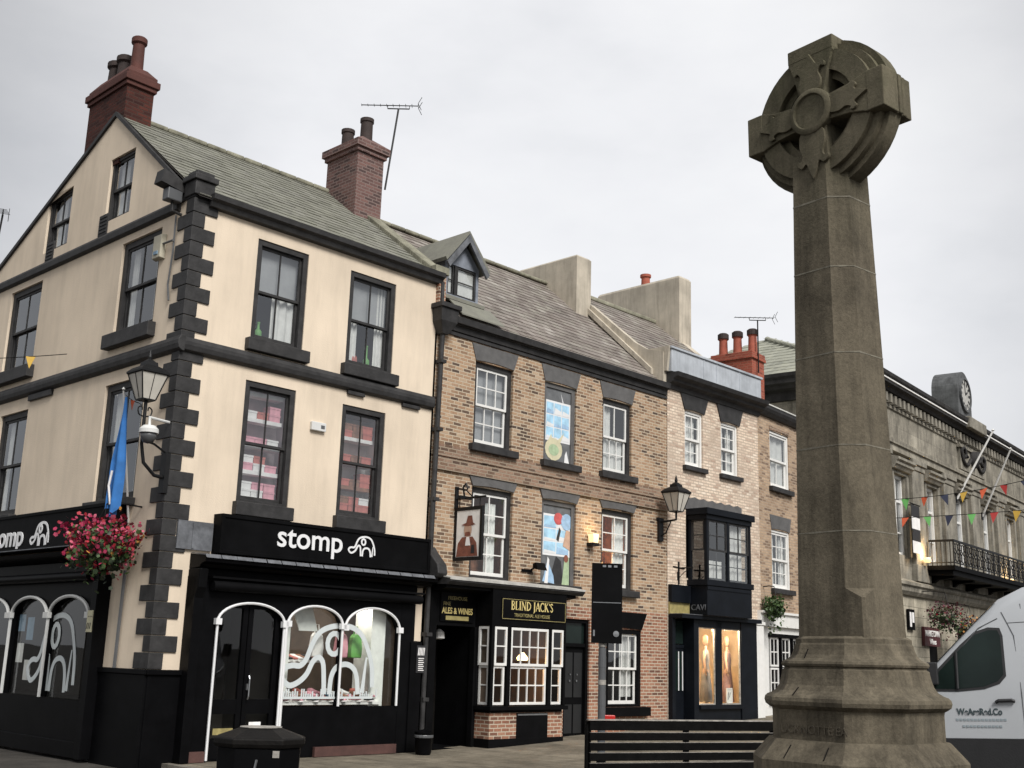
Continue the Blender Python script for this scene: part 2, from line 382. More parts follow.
def drape(mb, a0, a1, z0, z1, b, folds=5, amp=.03):
    n = folds*6; P = [(a0+(a1-a0)*i/n, b+amp*sin(2*pi*folds*i/n)) for i in range(n+1)]
    for p, q in zip(P, P[1:]): mb.face([(p[0], p[1], z0), (q[0], q[1], z0), (q[0], q[1], z1), (p[0], p[1], z1)])
    mb.smooth = True
def sash_window(root, xf, a0, a1, z0, z1, frame='charcoal_paint', sash='charcoal_paint', fw=.07, up=(2, 1), lo=(2, 1), sill=None, sillmat='charcoal_paint',
                glass='glass_old', room='room_dark', depth=.8, curtain=None, blind=None, bar=.022, rail=.045, split=.5, proud=.0, b0=.05, label=None):
    f = MB(root, xf); b = b0
    f.box(a0, a0+fw, b-proud, b+.12, z0, z1); f.box(a1-fw, a1, b-proud, b+.12, z0, z1)
    f.box(a0+fw, a1-fw, b-proud, b+.12, z1-fw, z1); f.box(a0+fw, a1-fw, b-proud, b+.12, z0, z0+fw*.6)
    wn = f.build('window', frame, bevel=.004, label=label)
    x0, x1, y0, y1 = a0+fw, a1-fw, z0+fw*.6, z1-fw; zm = y0+(y1-y0)*split
    m = MB(root, xf); bars(m, x0+.002, x1-.002, zm-.02, y1-.002, b+.025, rail, bar, *up); m.build('sash', sash, wn)
    m = MB(root, xf); bars(m, x0+.002, x1-.002, y0+.002, zm+.02, b+.065, rail, bar, *lo, bottom=rail*1.5); m.build('sash', sash, wn)
    m = MB(root, xf); m.face([(x0+.01, b+.042, zm-.01), (x1-.01, b+.042, zm-.01), (x1-.01, b+.042, y1-.01), (x0+.01, b+.042, y1-.01)])
    m.face([(x0+.01, b+.082, y0+.01), (x1-.01, b+.082, y0+.01), (x1-.01, b+.082, zm+.01), (x0+.01, b+.082, zm+.01)]); m.build('pane', glass, wn)
    m = MB(root, xf); bb = b+.121; d = b+depth; e = .12
    q = [(x0-.02, y0-.02), (x1+.02, y0-.02), (x1+.02, y1+.02), (x0-.02, y1+.02)]; Q = [(x0-e, y0-e), (x1+e, y0-e), (x1+e, y1+e), (x0-e, y1+e)]
    for k in range(4):
        p, r_ = q[k], q[(k+1) % 4]; P, R_ = Q[k], Q[(k+1) % 4]; m.face([(p[0], bb, p[1]), (r_[0], bb, r_[1]), (R_[0], d, R_[1]), (P[0], d, P[1])])
    m.face([(x, d, z) for x, z in Q]); m.build('room', room, wn)
    if sill:
        m = MB(root, xf); m.box(a0-sill[0], a1+sill[0], -sill[1], b-.002, z0-sill[2], z0-.001); m.build('sill', sillmat, wn, bevel=.012)
    if curtain:
        m = MB(root, xf)
        for c0, c1, y_0, y_1 in curtain[1]: drape(m, x0+(x1-x0)*c0, x0+(x1-x0)*c1, y0+(y1-y0)*y_0, y0+(y1-y0)*y_1, b+.15, 3, .02)
        m.build('curtain', curtain[0], wn)
    if blind:
        m = MB(root, xf); m.box(x0, x1, b+.15, b+.16, y1-(y1-y0)*blind[1], y1); m.build('blind', blind[0], wn)
    return wn
def lintel(root, xf, a0, a1, z0, z1, flare=.12, mat='grey_paint', pr=.012, b=0):
    m = MB(root, xf); n = 7
    # wedge shaped flat arch with a slightly cambered soffit
    top = [(a0-flare, z1), (a1+flare, z1)]; bot = [(a1+(a0-a1)*i/n, z0+.03*sin(pi*i/n)) for i in range(n+1)]
    m.poly([top[1], top[0]]+[(p[0], p[1]) for p in bot[::-1]], b-pr, pr+.03); return m.build('lintel', mat)
def slates(root, name, mat, xa, xb, y0, z0, y1, z1, wd=.3, course=.24, th=.018, xf=None, jit=.006, clip=None, parent=None):
    m = MB(root, xf); L = math.hypot(y1-y0, z1-z0); n = max(1, int(L/course)); dy, dz = (y1-y0)/n, (z1-z0)/n
    ny, nz = -(z1-z0)/L*(1 if y1 > y0 else -1), abs(y1-y0)/L
    for r in range(n):
        yb, zb = y0+dy*r, z0+dz*r; yt, zt = yb+dy*1.12, zb+dz*1.12
        lo, hi = xa, xb
        if clip: lo, hi = clip(r/n)
        x = lo-(wd/2 if r % 2 else 0)
        while x < hi:
            ww = wd*random.uniform(.88, 1.1); p, q = max(x, lo), min(x+ww-.006, hi); x += ww
            if q-p < .03: continue
            t = th+random.uniform(0, jit); t2 = t+random.uniform(-.003, .003); sg = random.uniform(-.008, .008)
            a = (p, yb+ny*t+dy*sg, zb+nz*t+dz*sg); b_ = (q, yb+ny*t2+dy*sg, zb+nz*t2+dz*sg)
            c = (q, yt+ny*.002, zt+nz*.002); d = (p, yt+ny*.002, zt+nz*.002)
            i = [m.pt(k) for k in (a, b_, c, d, (p, yb, zb), (q, yb, zb))]
            m.f.append([i[0], i[1], i[2], i[3]]); m.f.append([i[4], i[5], i[1], i[0]]); m.f.append([i[0], i[3], i[4]]); m.f.append([i[1], i[5], i[2]])
    return m.build(name, mat, parent)
def arch_panel(mb, a0, a1, z0, z1, ops, b, th=.06):
    xs = {a0, a1}
    for (p, q, zb, zs, zt) in ops:
        for i in range(15): xs.add(p+(q-p)*i/14)
    xs = sorted(xs)
    def top(o, x):
        p, q, zb, zs, zt = o; t = (x-(p+q)/2)/((q-p)/2); return zs+(zt-zs)*math.sqrt(max(0, 1-t*t))
    for x, y in zip(xs, xs[1:]):
        o = next((o for o in ops if o[0]-1e-6 <= x and y <= o[1]+1e-6), None)
        if o is None: mb.face([(x, b, z0), (y, b, z0), (y, b, z1), (x, b, z1)]); continue
        if o[2] > z0: mb.face([(x, b, z0), (y, b, z0), (y, b, o[2]), (x, b, o[2])])
        hx, hy = top(o, x), top(o, y)
        mb.face([(x, b, hx), (y, b, hy), (y, b, z1), (x, b, z1)]); mb.face([(x, b, hx), (y, b, hy), (y, b+th, hy), (x, b+th, hx)])
    for o in ops:
        for x in o[:2]: mb.face([(x, b, o[2]), (x, b, o[3]), (x, b+th, o[3]), (x, b+th, o[2])])
def arch_trim(root, xf, parent, o, b, r=.024, legs=(True, True), base=None, mat='sign_white'):
    p, q, zb, zs, zt = o; m = MB(root, xf); zl = base if base is not None else zb
    pts = [(x, b, z) for x, z in arc((p+q)/2, zs, (q-p)/2, zt-zs, 180, 0, 18)]
    if legs[0]: pts = [(p, b, zl), (p, b, (zl+zs)/2)]+pts
    if legs[1]: pts = pts+[(q, b, (zl+zs)/2), (q, b, zl)]
    m.tube(pts, r, 6)
    for x, l in ((p, legs[0]), (q, legs[1])): m.box(x-.055, x+.055, b-.045, b+.03, zs-.05, zs+.05)
    m.build('arch_trim', mat, parent)
ELE = [[(0.0, .18), (-.03, .28), (.02, .37), (.09, .40), (.17, .40), (.23, .50), (.28, .70), (.36, .88), (.50, .97), (.68, .98), (.82, .88), (.91, .66), (.97, .40), (.985, .10)],
       [(0.0, .18), (.07, .12), (.16, .17), (.24, .28), (.30, .46), (.36, .52), (.41, .44), (.43, .22), (.44, .0)],
       [(.50, .0), (.51, .24), (.56, .38), (.66, .43), (.75, .38), (.80, .24), (.82, .0)],
       [(.87, .02), (.885, .3), (.90, .54)]]
EAR = [(.52+.075*cos(2*pi*i/14), .72+.15*sin(2*pi*i/14)) for i in range(14)]
def elephant(root, xf, parent, a0, z0, wd, h, b, line, mat='sign_white', name='elephant_logo'):
    m = MB(root, xf); f = lambda P: [(a0+wd*p[0], z0+h*p[1]) for p in P]
    for i, S_ in enumerate(ELE):
        q = f(spline(S_, 5)); n = len(q)
        m.ribbon(q, [line*(1-.75*k/n) if i == 3 else line for k in range(n)], b-.0015*i)
    m.ribbon(f(EAR), line, b-.007, closed=True); return m.build(name, mat, parent)
def interior(root, xf, parent, a0, a1, b0, b1, z0, z1, mat, name='display_space'):
    m = MB(root, xf)
    for q in (((a0, b0, z0), (a0, b1, z0), (a0, b1, z1), (a0, b0, z1)), ((a1, b0, z0), (a1, b1, z0), (a1, b1, z1), (a1, b0, z1)), ((a0, b1, z0), (a1, b1, z0), (a1, b1, z1), (a0, b1, z1)),
              ((a0, b0, z0), (a1, b0, z0), (a1, b1, z0), (a0, b1, z0)), ((a0, b0, z1), (a1, b0, z1), (a1, b1, z1), (a0, b1, z1))): m.face(q)
    return m.build(name, mat, parent)

# ================================================================== SETTING
def sheet(name, mat, pts_fn, nx, ny, lift):
    m = MB()
    I = [[m.pt((*p, ground_z(*p)+lift)) for p in (pts_fn(i/nx, j/ny) for i in range(nx+1))] for j in range(ny+1)]
    for j in range(ny):
        for i in range(nx): m.f.append([I[j][i], I[j][i+1], I[j+1][i+1], I[j+1][i]])
    o = m.build(name, mat, smooth=True); o['kind'] = 'structure'; return o
def axis_pts(n, e=3.0): return lambda t: (2*t-1)*abs(2*t-1)**(e-1)
ax = axis_pts(1)
sheet('road', 'tarmac', lambda s, t: (ax(s)*900, 15+ax(t)*900), 90, 90, 0)
def pave(s, t): u, y = -4.9+s*21, -4.8+t*5.0; return w(FO, u, y)[:2]
o = sheet('pavement', 'flagstone', pave, 40, 10, .09)
m = MB()
for i in range(40):
    for (u0, y0, u1, y1) in ((-4.9+21*i/40, -4.8, -4.9+21*(i+1)/40, -4.8),):
        p, q, p2, q2 = w(FO, u0, y0), w(FO, u1, y1), w(FO, u0, y0-.14), w(FO, u1, y1-.14)
        zz = lambda a, h: (a[0], a[1], ground_z(a[0], a[1])+h)
        m.face([zz(p2, -.05), zz(q2, -.05), zz(q2, .095), zz(p2, .095)]); m.face([zz(p2, .095), zz(q2, .095), zz(q, .095), zz(p, .095)])
for i in range(10):
    p, q = w(FO, -4.9, -4.94+i*.5), w(FO, -4.9, -4.44+i*.5); p2, q2 = w(FO, -5.04, -4.94+i*.5), w(FO, -5.04, -4.44+i*.5)
    m.face([zz(p2, -.05), zz(q2, -.05), zz(q2, .097), zz(p2, .097)]); m.face([zz(p2, .097), zz(q2, .097), zz(q, .097), zz(p, .097)])
o = m.build('kerb', 'kerb_stone'); o['kind'] = 'structure'

# ================================================================== CORNER SHOP
idf = None
UC = -5.40
K = lambda a: a*.982+.25 if a > -8.4 else a
KO = lambda L: [(K(o[0]), K(o[1]))+tuple(o[2:]) for o in L]
xs_ = lambda p: (UC+p[1], -p[0], p[2])              # side wall: a = minus the depth, b = into the house
shop = thing('corner_shop', 'cream rendered corner shop with black quoins and a gable over the side street', 'building', FO, -2.5, 4.2, 0)
FW = [(-4.08, -2.97, 7.14, 9.0), (-1.98, -.84, 7.12, 8.97), (-4.09, -3.03, 4.28, 6.4), (-1.97, -.93, 4.27, 6.35)]
SW = KO([(-2.74, -1.30, 7.30, 9.07), (-7.6, -6.1, 7.27, 9.07), (-2.78, -1.33, 4.26, 6.38), (-7.3, -6.0, 4.26, 6.36)])
GW = KO([(-3.62, -2.66, 9.70, 11.0), (-6.28, -5.2, 9.66, 10.9)])
m = MB(shop); wall_grid(m, UC, .25, 3.0, 9.32, FW)
for a0, a1, z0, z1 in ((UC, -4.72, 1.42, 3.0), (-.06, .25, 2.1, 3.0)): m.face([(a0, 0, z0), (a1, 0, z0), (a1, 0, z1), (a0, 0, z1)])
m.xf = xs_; wall_grid(m, -8.5, 0, 3.0, 9.4, SW); m.face([(-1.5, 0, 1.42), (0, 0, 1.42), (0, 0, 3.0), (-1.5, 0, 3.0)])
# gable
RA, RZ = -3.28, 11.95
def rake(a): return RZ-(a-RA)*.80 if a > RA else RZ-(RA-a)*.455
A = sorted({-8.5, RA, 0.0, *[x for o in GW for x in o[:2]]})
for x, y in zip(A, A[1:]):
    o = next((o for o in GW if o[0] <= x and y <= o[1]), None)
    if o: m.face([(x, 0, 9.4), (y, 0, 9.4), (y, 0, o[2]), (x, 0, o[2])]); m.face([(x, 0, o[3]), (y, 0, o[3]), (y, 0, rake(y)), (x, 0, rake(x))])
    else: m.face([(x, 0, 9.4), (y, 0, 9.4), (y, 0, rake(y)), (x, 0, rake(x))])
for o in GW:
    for p, q in (((o[0], o[2]), (o[0], o[3])), ((o[0], o[3]), (o[1], o[3])), ((o[1], o[3]), (o[1], o[2])), ((o[1], o[2]), (o[0], o[2]))):
        m.face([(p[0], 0, p[1]), (q[0], 0, q[1]), (q[0], .12, q[1]), (p[0], .12, p[1])])
m.xf = None     # rear wall and the party wall above the pub roof
m.face([(UC, 8.5, 0), (.25, 8.5, 0), (.25, 8.5, 9.6), (UC, 8.5, 9.6)])
m.face([(.25, 0, 3), (.25, 8.5, 3), (.25, 8.5, rake(-8.5)), (.25, 3.28, RZ), (.25, 0, rake(0))])
m.build('wall', 'cream_render')
m = MB(shop); m.box(UC-.02, -4.7, -.05, .1, 0, 1.42); m.box(UC-.06, -4.7, -.09, .1, 1.42, 1.5); m.xf = xs_; m.box(-1.5, 0.03, -.06, .1, 0, 1.42); m.box(-1.5, .07, -.09, .1, 1.42, 1.5)
m.build('plinth', 'black_gloss', bevel=.01)
# quoins, alternating long and short on the two faces
z = 1.5; i = 0
while z < 9.6:
    h = .262; f_, s_ = (.44, .22) if i % 2 else (.23, .46)
    if True:
        m = MB(shop); x1, y1 = UC+f_+random.uniform(-.02, .02), s_+random.uniform(-.02, .02)
        m.prism([(UC-.03, -.03), (x1, -.03), (x1, .05), (UC+.05, .05), (UC+.05, y1), (UC-.03, y1)], z+.006, z+h-.006, 2)
        m.build('quoin', 'charcoal_paint', bevel=.008)
    z += h; i += 1
m = MB(shop)
prof = [(-.02, 6.62), (-.09, 6.66), (-.11, 6.74), (-.11, 6.80), (-.07, 6.88), (.02, 6.90), (.02, 6.62)]
m.prism(prof, UC, .25, 0); m.xf = xs_; m.prism(prof, -8.5, .11, 0); m.box(-5.6, -4.6, -.06, .02, 6.50, 6.62)
m.xf = None; m.box(-1.9, -1.5, -.06, .02, 6.55, 6.62); m.box(-.55, -.1, -.06, .02, 6.55, 6.62)
m.build('string_course', 'charcoal_paint', bevel=.01)
m = MB(shop, xs_); prof = [(-.02, 9.21), (-.08, 9.24), (-.09, 9.35), (-.06, 9.41), (.02, 9.43), (.02, 9.21)]
m.prism(prof, -8.5, -.45, 0); m.build('gable_band', 'charcoal_paint', bevel=.008)
m = MB(shop); prof = [(.02, 9.24), (-.10, 9.26), (-.13, 9.34), (-.19, 9.38), (-.2, 9.47), (.02, 9.47)]
m.prism(prof, -5.15, .3, 0); m.build('gutter', 'charcoal_paint')
m = MB(shop); m.box(UC-.06, UC+.32, -.08, .28, 9.4, 9.66); m.box(UC-.10, UC+.36, -.12, .32, 9.66, 9.77); m.box(UC-.04, UC+.30, -.06, .25, 9.77, 9.85)
m.build('corner_cap', 'charcoal_paint', bevel=.015)
# roof
rf = slates(shop, 'roof', 'mossy_slate', UC+.03, .16, -.1, 9.40, 3.28, 12.0, .30, .21, .012, jit=.01)
slates(shop, 'rear_roof', 'mossy_slate', UC+.03, .16, 8.7, 9.52, 3.28, 11.99, .4, .4, .02)
m = MB(shop)
for (y0, z0, y1, z1) in ((-.12, 9.39, 3.28, 12.0), (8.7, 9.52, 3.28, 12.0)): m.face([(UC+.01, y0, z0-.03), (.2, y0, z0-.03), (.2, y1, z1-.03), (UC+.01, y1, z1-.03)])
m.build('roof_boarding', 'room_dark', rf)
m = MB(shop)
for k in range(12): m.box(-5.25+k*.45, -5.25+k*.45+.44, 3.16, 3.40, 11.94+.004*(k % 2), 12.04)
m.build('ridge_tiles', 'coping_stone', rf, bevel=.03)
m = MB(shop)      # stone verge over the party wall, stepping down to a kneeler at the eaves
for k in range(7):
    y0, y1 = -.05+k*.36, -.05+(k+1)*.36-.01; z0, z1 = 9.46+y0*.76, 9.46+y1*.76
    m.prism([(y0, z0), (y1, z1), (y1, z1+.15), (y0, z0+.15)], .06, .42, 0)
m.box(.05, .43, -.16, .1, 9.46, 9.62)
m.build('verge_stone', 'coping_stone', rf, bevel=.015)
m = MB(shop); m.box(.22, .40, -.10, .14, 8.86, 9.46); m.build('kneeler', 'pub_brick_red', rf)
m = MB(shop, xs_)   # dark verge board along the gable
for (p, q) in ((RA, -.1), (RA, -8.6)):
    m.prism([(p, rake(p)-.03), (q, rake(q)-.03), (q, rake(q)+.06), (p, rake(p)+.06)], -.05, .02, 1)
m.build('verge_board', 'charcoal_paint', rf)
# chimney 1
ch = MB(shop); ch.box(UC+.03, UC+.6, 3.08, 4.64, 10.9, 12.58); c1 = ch.build('chimney', 'chimney_brick')
m = MB(shop); m.box(UC-.01, UC+.64, 3.03, 4.69, 12.56, 12.65); m.box(UC-.05, UC+.68, 2.99, 4.73, 12.65, 12.79); m.box(UC+.0, UC+.63, 3.04, 4.68, 12.79, 12.88)
m.rings([[(UC, 3.04, 12.87), (UC+.63, 3.04, 12.87), (UC+.63, 4.68, 12.87), (UC, 4.68, 12.87)], [(UC+.14, 3.25, 13.08), (UC+.5, 3.25, 13.08), (UC+.5, 4.5, 13.08), (UC+.14, 4.5, 13.08)]])
m.build('corbel', 'terracotta_red', c1, bevel=.012)
for y, r, h, mt in ((3.38, .135, .80, 'terracotta_red'), (3.88, .16, .56, 'chimney_pot_dark'), (4.26, .16, .56, 'chimney_pot_dark')):
    m = MB(shop); m.lathe([(r*1.05, 0), (r*.95, .1), (r*.86, h-.16), (r*1.15, h-.12), (r*1.15, h-.02), (r*1.0, h), (r*.7, h), (r*.65, h-.3)], (UC+.32, y, 12.98), 14); m.build('chimney_pot', mt, c1, smooth='auto')
# chimney 2 on the party wall
ch = MB(shop); ch.box(-.32, .42, 2.2, 3.3, 10.4, 12.72); c2 = ch.build('chimney', 'chimney_brick_haze')
m = MB(shop); m.box(-.37, .47, 2.15, 3.35, 12.70, 12.80); m.box(-.42, .52, 2.1, 3.4, 12.80, 12.96)
m.rings([[(-.42, 2.1, 12.96), (.52, 2.1, 12.96), (.52, 3.4, 12.96), (-.42, 3.4, 12.96)], [(-.1, 2.35, 13.16), (.2, 2.35, 13.16), (.2, 3.2, 13.16), (-.1, 3.2, 13.16)]])
m.build('corbel', 'chimney_brick_haze', c2)
for y, h in ((2.42, .56), (3.1, .5)):
    m = MB(shop); r = .145; m.lathe([(r, 0), (r*.95, h-.1), (r*1.1, h-.08), (r*1.1, h), (r*.75, h), (r*.7, h-.3)], (.05, y, 13.08), 14); m.build('chimney_pot', 'chimney_pot_dark', c2, smooth='auto')
# windows
box_rows = 'room_warm'
for k, (a0, a1, z0, z1) in enumerate(FW):
    sash_window(shop, None, a0, a1, z0, z1, fw=.1, up=(2, 1), lo=(2, 1), sill=(.1 if k < 2 else .06, .13, .22 if k < 2 else .23), depth=1.0 if k < 2 else .5, room='goods_pink_wall' if k == 2 else ('goods_white' if k == 3 else 'room_dark'), glass='glass_old', blind=('blind_grey', .46) if k < 2 else None,
                curtain=('curtain', [(0.45, 1, 0, .5)]) if k == 0 else (('curtain', [(.0, .3, 0, .5), (.75, 1, 0, 1)]) if k == 1 else None), proud=.03)
for k, (a0, a1, z0, z1) in enumerate(SW):
    sash_window(shop, xs_, a0, a1, z0, z1, fw=.12, up=(2, 1), lo=(2, 1), sill=(.12 if k < 2 else .08, .15, .26 if k < 2 else .12), curtain=('curtain', [(0, .2, 0, 1), (.75, 1, 0, 1)]) if k != 1 else None)
for (a0, a1, z0, z1) in GW: sash_window(shop, xs_, a0, a1, z0, z1, fw=.07, up=(2, 1), lo=(2, 1), curtain=('curtain', [(0.0, .45, 0, 1), (.6, 1, 0, 1)]))
for a, z in ((K(-3.80), 9.45), (K(-6.1), 9.42)):
    m = MB(shop, xs_); m.box(a, a+.34, -.02, .03, z, z+.42)
    for j in range(5): m.box(a+.03, a+.31, -.035, -.019, z+.05+j*.075, z+.08+j*.075)
    m.build('vent', 'charcoal_paint')
# front shop
sf = MB(shop)
AO = [(-4.36, -3.05, .12, 2.28, 2.60), (-2.98, -1.80, .93, 2.30, 2.62), (-1.74, -.46, .93, 2.28, 2.65)]
arch_panel(sf, -4.72, -.06, 0.10, 2.98, AO, -.16, .1)
sf.box(-4.86, -4.70, -.26, .02, .1, 2.98); sf.box(-.40, .02, -.17, .02, .1, 2.1); sf.box(-.16, .12, -.2, .02, .1, 2.08); sf.box(-.40, -.1, -.165, .02, 2.1, 2.98)
sfo = sf.build('shopfront', 'black_gloss', bevel=.006)
m = MB(shop); m.box(-2.25, -.42, -.22, -.10, .10, .26); m.build('base_course', 'plinth_red', sfo); m = MB(shop); m.box(-4.7, -4.4, -.22, -.10, .1, .26); m.build('base_course', 'plinth_red', sfo)
m = MB(shop); m.box(-4.48, .17, -.24, -.001, 3.37, 4.02)
for q in ((-4.48, .17, 3.96, 4.02), (-4.48, .17, 3.37, 3.43)): m.box(q[0], q[1], -.262, -.241, q[2], q[3])
m.box(-4.48, -4.42, -.262, -.241, 3.43, 3.96); m.box(.11, .17, -.262, -.241, 3.43, 3.96)
fas = m.build('fascia', 'black_paint', sfo, bevel=.006)
text(shop, sfo, 'stomp', .53, (-3.38, -.255, 3.585), 'sign_white', off=.006, sx=1.06, spacing=1.0)
elephant(shop, None, sfo, -1.80, 3.56, .60, .36, -.252, .033)
m = MB(shop); m.prism([(.0, 3.10), (-.30, 3.12), (-.34, 3.17), (-.46, 3.2), (-.48, 3.26), (-.44, 3.3), (.0, 3.345)], -4.85, .19, 0); m.build('cornice', 'black_gloss', sfo)
m = MB(shop); 
for k in range(17): 
    a = -4.85+k*.293; m.prism([(-.02, 3.347), (-.455, 3.303), (-.487, 3.27), (-.5, 3.262), (-.46, 3.32), (-.02, 3.36)], a, a+.285+random.uniform(-.02, .004), 0)
m.build('lead_flashing', 'grey_lead', sfo)
m = MB(shop); m.prism([(.0, 3.3), (-.42, 3.3), (-.48, 3.38), (-.44, 3.55), (-.2, 3.78), (-.1, 3.9), (.0, 3.9)], .19, .44, 0); m.build('console', 'charcoal_paint', sfo, bevel=.02)
m = MB(shop); m.prism([(.0, 2.4), (-.2, 2.5), (-.34, 2.8), (-.36, 3.1), (.0, 3.1)], -4.86, -4.7, 0); m.build('console', 'black_paint', sfo, bevel=.02)
m = MB(shop); m.box(-4.7, -.02, -.14, -.02, 2.95, 3.12); m.tube([(-4.56, -.27, 2.84), (-.04, -.27, 2.86)], .085, 12); m.box(-4.6, .0, -.34, -.16, 2.955, 2.99); m.build('blind_box', 'black_paint', sfo, smooth='auto')
m = MB(shop); m.box(-5.15, -4.5, -.05, .01, 3.40, 3.86); m.box(-4.88, -4.84, -.062, -.04, 3.42, 3.84); m.build('lead_patch', 'grey_lead', sfo)
for k, o in enumerate(AO): arch_trim(shop, None, sfo, o, -.2, .023, (k == 0, True), .12 if k == 0 else None)
m = MB(shop); m.tube([(-3.02, -.215, .12), (-3.02, -.215, 2.3)], .03, 8); m.build('arch_trim', 'sign_white', sfo)
# door
m = MB(shop)
for x0, x1 in ((-4.34, -3.72), (-3.70, -3.07)):
    bars(m, x0, x1, .12, 2.6, -.10, .09, .05, 1, 1, .05, .2); m.box(x0+.09, x1-.09, -.095, -.06, .82, 1.05)
    m.box(x0+.09, x1-.09, -.085, -.06, .2, .45)
dr = m.build('door', 'black_gloss')
m = MB(shop); m.tube([(-3.64, -.15, 1.05), (-3.64, -.17, 1.1), (-3.64, -.17, 1.38), (-3.64, -.15, 1.43)], .014, 6); m.box(-3.66, -3.62, -.13, -.1, 1.2, 1.3); m.build('handle', 'steel', dr)
m = MB(shop); m.box(-4.22, -3.85, -.112, -.104, .50, .60); m.build('letter_plate', 'dull_gold', dr)
m = MB(shop); m.box(-3.55, -3.32, -.112, -.104, .62, .69); m.build('notice', 'goods_white', dr)
m = MB(shop); m.face([(-4.3, -.07, .2), (-3.1, -.07, .2), (-3.1, -.07, 2.6), (-4.3, -.07, 2.6)]); m.build('pane', 'glass_shop', dr)
m = MB(shop); m.face([(-3.0, -.09, .92), (-.44, -.09, .92), (-.44, -.09, 2.68), (-3.0, -.09, 2.68)]); m.build('pane', 'glass_shop', sfo)
interior(shop, None, sfo, -4.7, -3.02, -.05, 1.5, .13, 2.8, 'room_dark', 'entrance_space')
interior(shop, None, sfo, -2.99, -.44, -.05, 1.1, .90, 2.78, 'room_warm')
for u in (-2.35, -1.2):  # invented fittings and fill lights, added to brighten the window goods
    m = MB(shop); m.lathe([(.05, 0), (.06, .06)], (u, .3, 2.68), 10); m.build('added_display_fill', 'goods_white', sfo)
    l = D.lights.new('added_display_fill', 'POINT'); l.energy = 5; l.color = (1, .93, .84); l.shadow_soft_size = .08; o = D.objects.new('added_display_fill', l); C.objects.link(o); o.location = w(FO, u, .22, 2.62)
m = MB(shop); m.box(-.95, -.62, .02, .5, .91, 2.75); m.box(-2.95, -2.7, .1, .14, 1.15, 2.7); m.poly([(-2.5, 2.2), (-2.1, 2.2), (-2.3, 2.75), (-2.75, 2.75)], .12, .02); m.build('display_panel', 'shop_wall', sfo)
m = MB(shop); m.box(-2.95, -1.9, .22, .42, 1.66, 1.68); m.box(-2.95, -.7, -.04, .07, .95, 1.0); m.box(-2.95, -.7, .07, .17, .95, 1.05); m.box(-2.95, -.7, .17, .6, .95, 1.10); m.build('display_shelf', 'goods_white', sfo)
elephant(shop, None, sfo, -2.92, 1.13, 1.98, 1.2, -.1, .095, 'elephant_paint', 'elephant_decal')
m = MB(shop)
for k in range(46):
    x = -2.95+k*.046
    if random.random() < .72: m.box(x, x+.03, -.103, -.098, 1.09, 1.09+random.choice((.05, .09, .13)))
m.box(-2.9, -.95, -.103, -.098, 1.05, 1.09); m.build('decal_border', 'elephant_paint', sfo)
m = MB(shop); m.tube([(.36, -.1, 8.28), (.30, -.1, 3.6), (.27, -.12, .1)], .052, 10)
m.tube([(.30, -.1, 9.3), (.30, -.1, 8.7)], .045, 8)
for z in (7.6, 6.2, 4.8, 2.2, 1.0): m.box(.22+.01*z, .36+.01*z, -.18, 0, z, z+.07)
m.build('downpipe', 'charcoal_paint', smooth='auto')
m = MB(shop); m.rings([[(.14, -.3, 8.72), (.62, -.3, 8.72), (.62, 0, 8.72), (.14, 0, 8.72)], [(.16, -.28, 8.45), (.6, -.28, 8.45), (.6, 0, 8.45), (.16, 0, 8.45)], [(.29, -.18, 8.2), (.45, -.18, 8.2), (.45, 0, 8.2), (.29, 0, 8.2)]])
m.box(.10, .66, -.34, 0, 8.72, 8.82); m.build('rainwater_head', 'charcoal_paint', bevel=.01)
# side shop
AS = KO([(-8.1, -6.72, .95, 2.33, 2.64), (-6.60, -5.22, .95, 2.33, 2.64), (-5.09, -3.62, .95, 2.33, 2.65), (-3.54, -2.05, .95, 2.33, 2.65)])
m = MB(shop, xs_); arch_panel(m, -8.5, -1.48, .05, 3.0, AS, -.16, .1); m.box(-1.65, -1.46, -.24, .02, .05, 3.0); m.box(-8.5, -1.48, -.2, -.12, .05, .3); sso = m.build('side_shopfront', 'black_gloss', bevel=.006)
m = MB(shop, xs_); m.box(-8.5, -1.15, -.24, -.001, 3.48, 4.18); m.box(-8.5, -1.15, -.262, -.241, 4.12, 4.18); m.box(-8.5, -1.15, -.262, -.241, 3.48, 3.54); m.build('fascia', 'black_paint', sso, bevel=.006)
def s_text(body, size, a, z, **k): text(shop, sso, body, size, xs_((a, -.252, z)), 'sign_white', rz=-pi/2, **k)
s_text('s', .54, K(-6.95)+.42, 3.60, off=.012, sx=1.1); s_text('omp', .54, K(-6.42)+.44, 3.60, off=.012, sx=1.1)
elephant(shop, xs_, sso, K(-5.05)+.50, 3.56, .72, .42, -.252, .05)
m = MB(shop, xs_); m.prism([(.0, 3.22), (-.30, 3.24), (-.44, 3.32), (-.46, 3.38), (-.0, 3.46)], -8.5, -1.6, 0); m.tube([(-8.5, -.27, 2.96), (-1.7, -.27, 2.97)], .08, 12); m.box(-8.5, -1.6, -.22, -.02, 3.0, 3.22); m.build('cornice', 'black_gloss', sso, smooth='auto')
m = MB(shop, xs_); m.box(-8.5, -1.6, -.475, -.1, 3.462, 3.478); m.build('lead_flashing', 'grey_lead', sso)
m = MB(shop, xs_); m.face([(-8.2, -.09, .93), (-2.0, -.09, .93), (-2.0, -.09, 2.7), (-8.2, -.09, 2.7)]); m.build('pane', 'glass_shop', sso)
interior(shop, xs_, sso, -8.3, -1.95, -.05, 1.3, .9, 2.8, 'room_dark')
for o in AS: arch_trim(shop, xs_, sso, o, -.2, .03, (True, False), None, 'plastic_white')
elephant(shop, xs_, sso, K(-4.3), 1.05, 1.75, 1.3, -.1, .09, 'elephant_paint', 'elephant_decal')
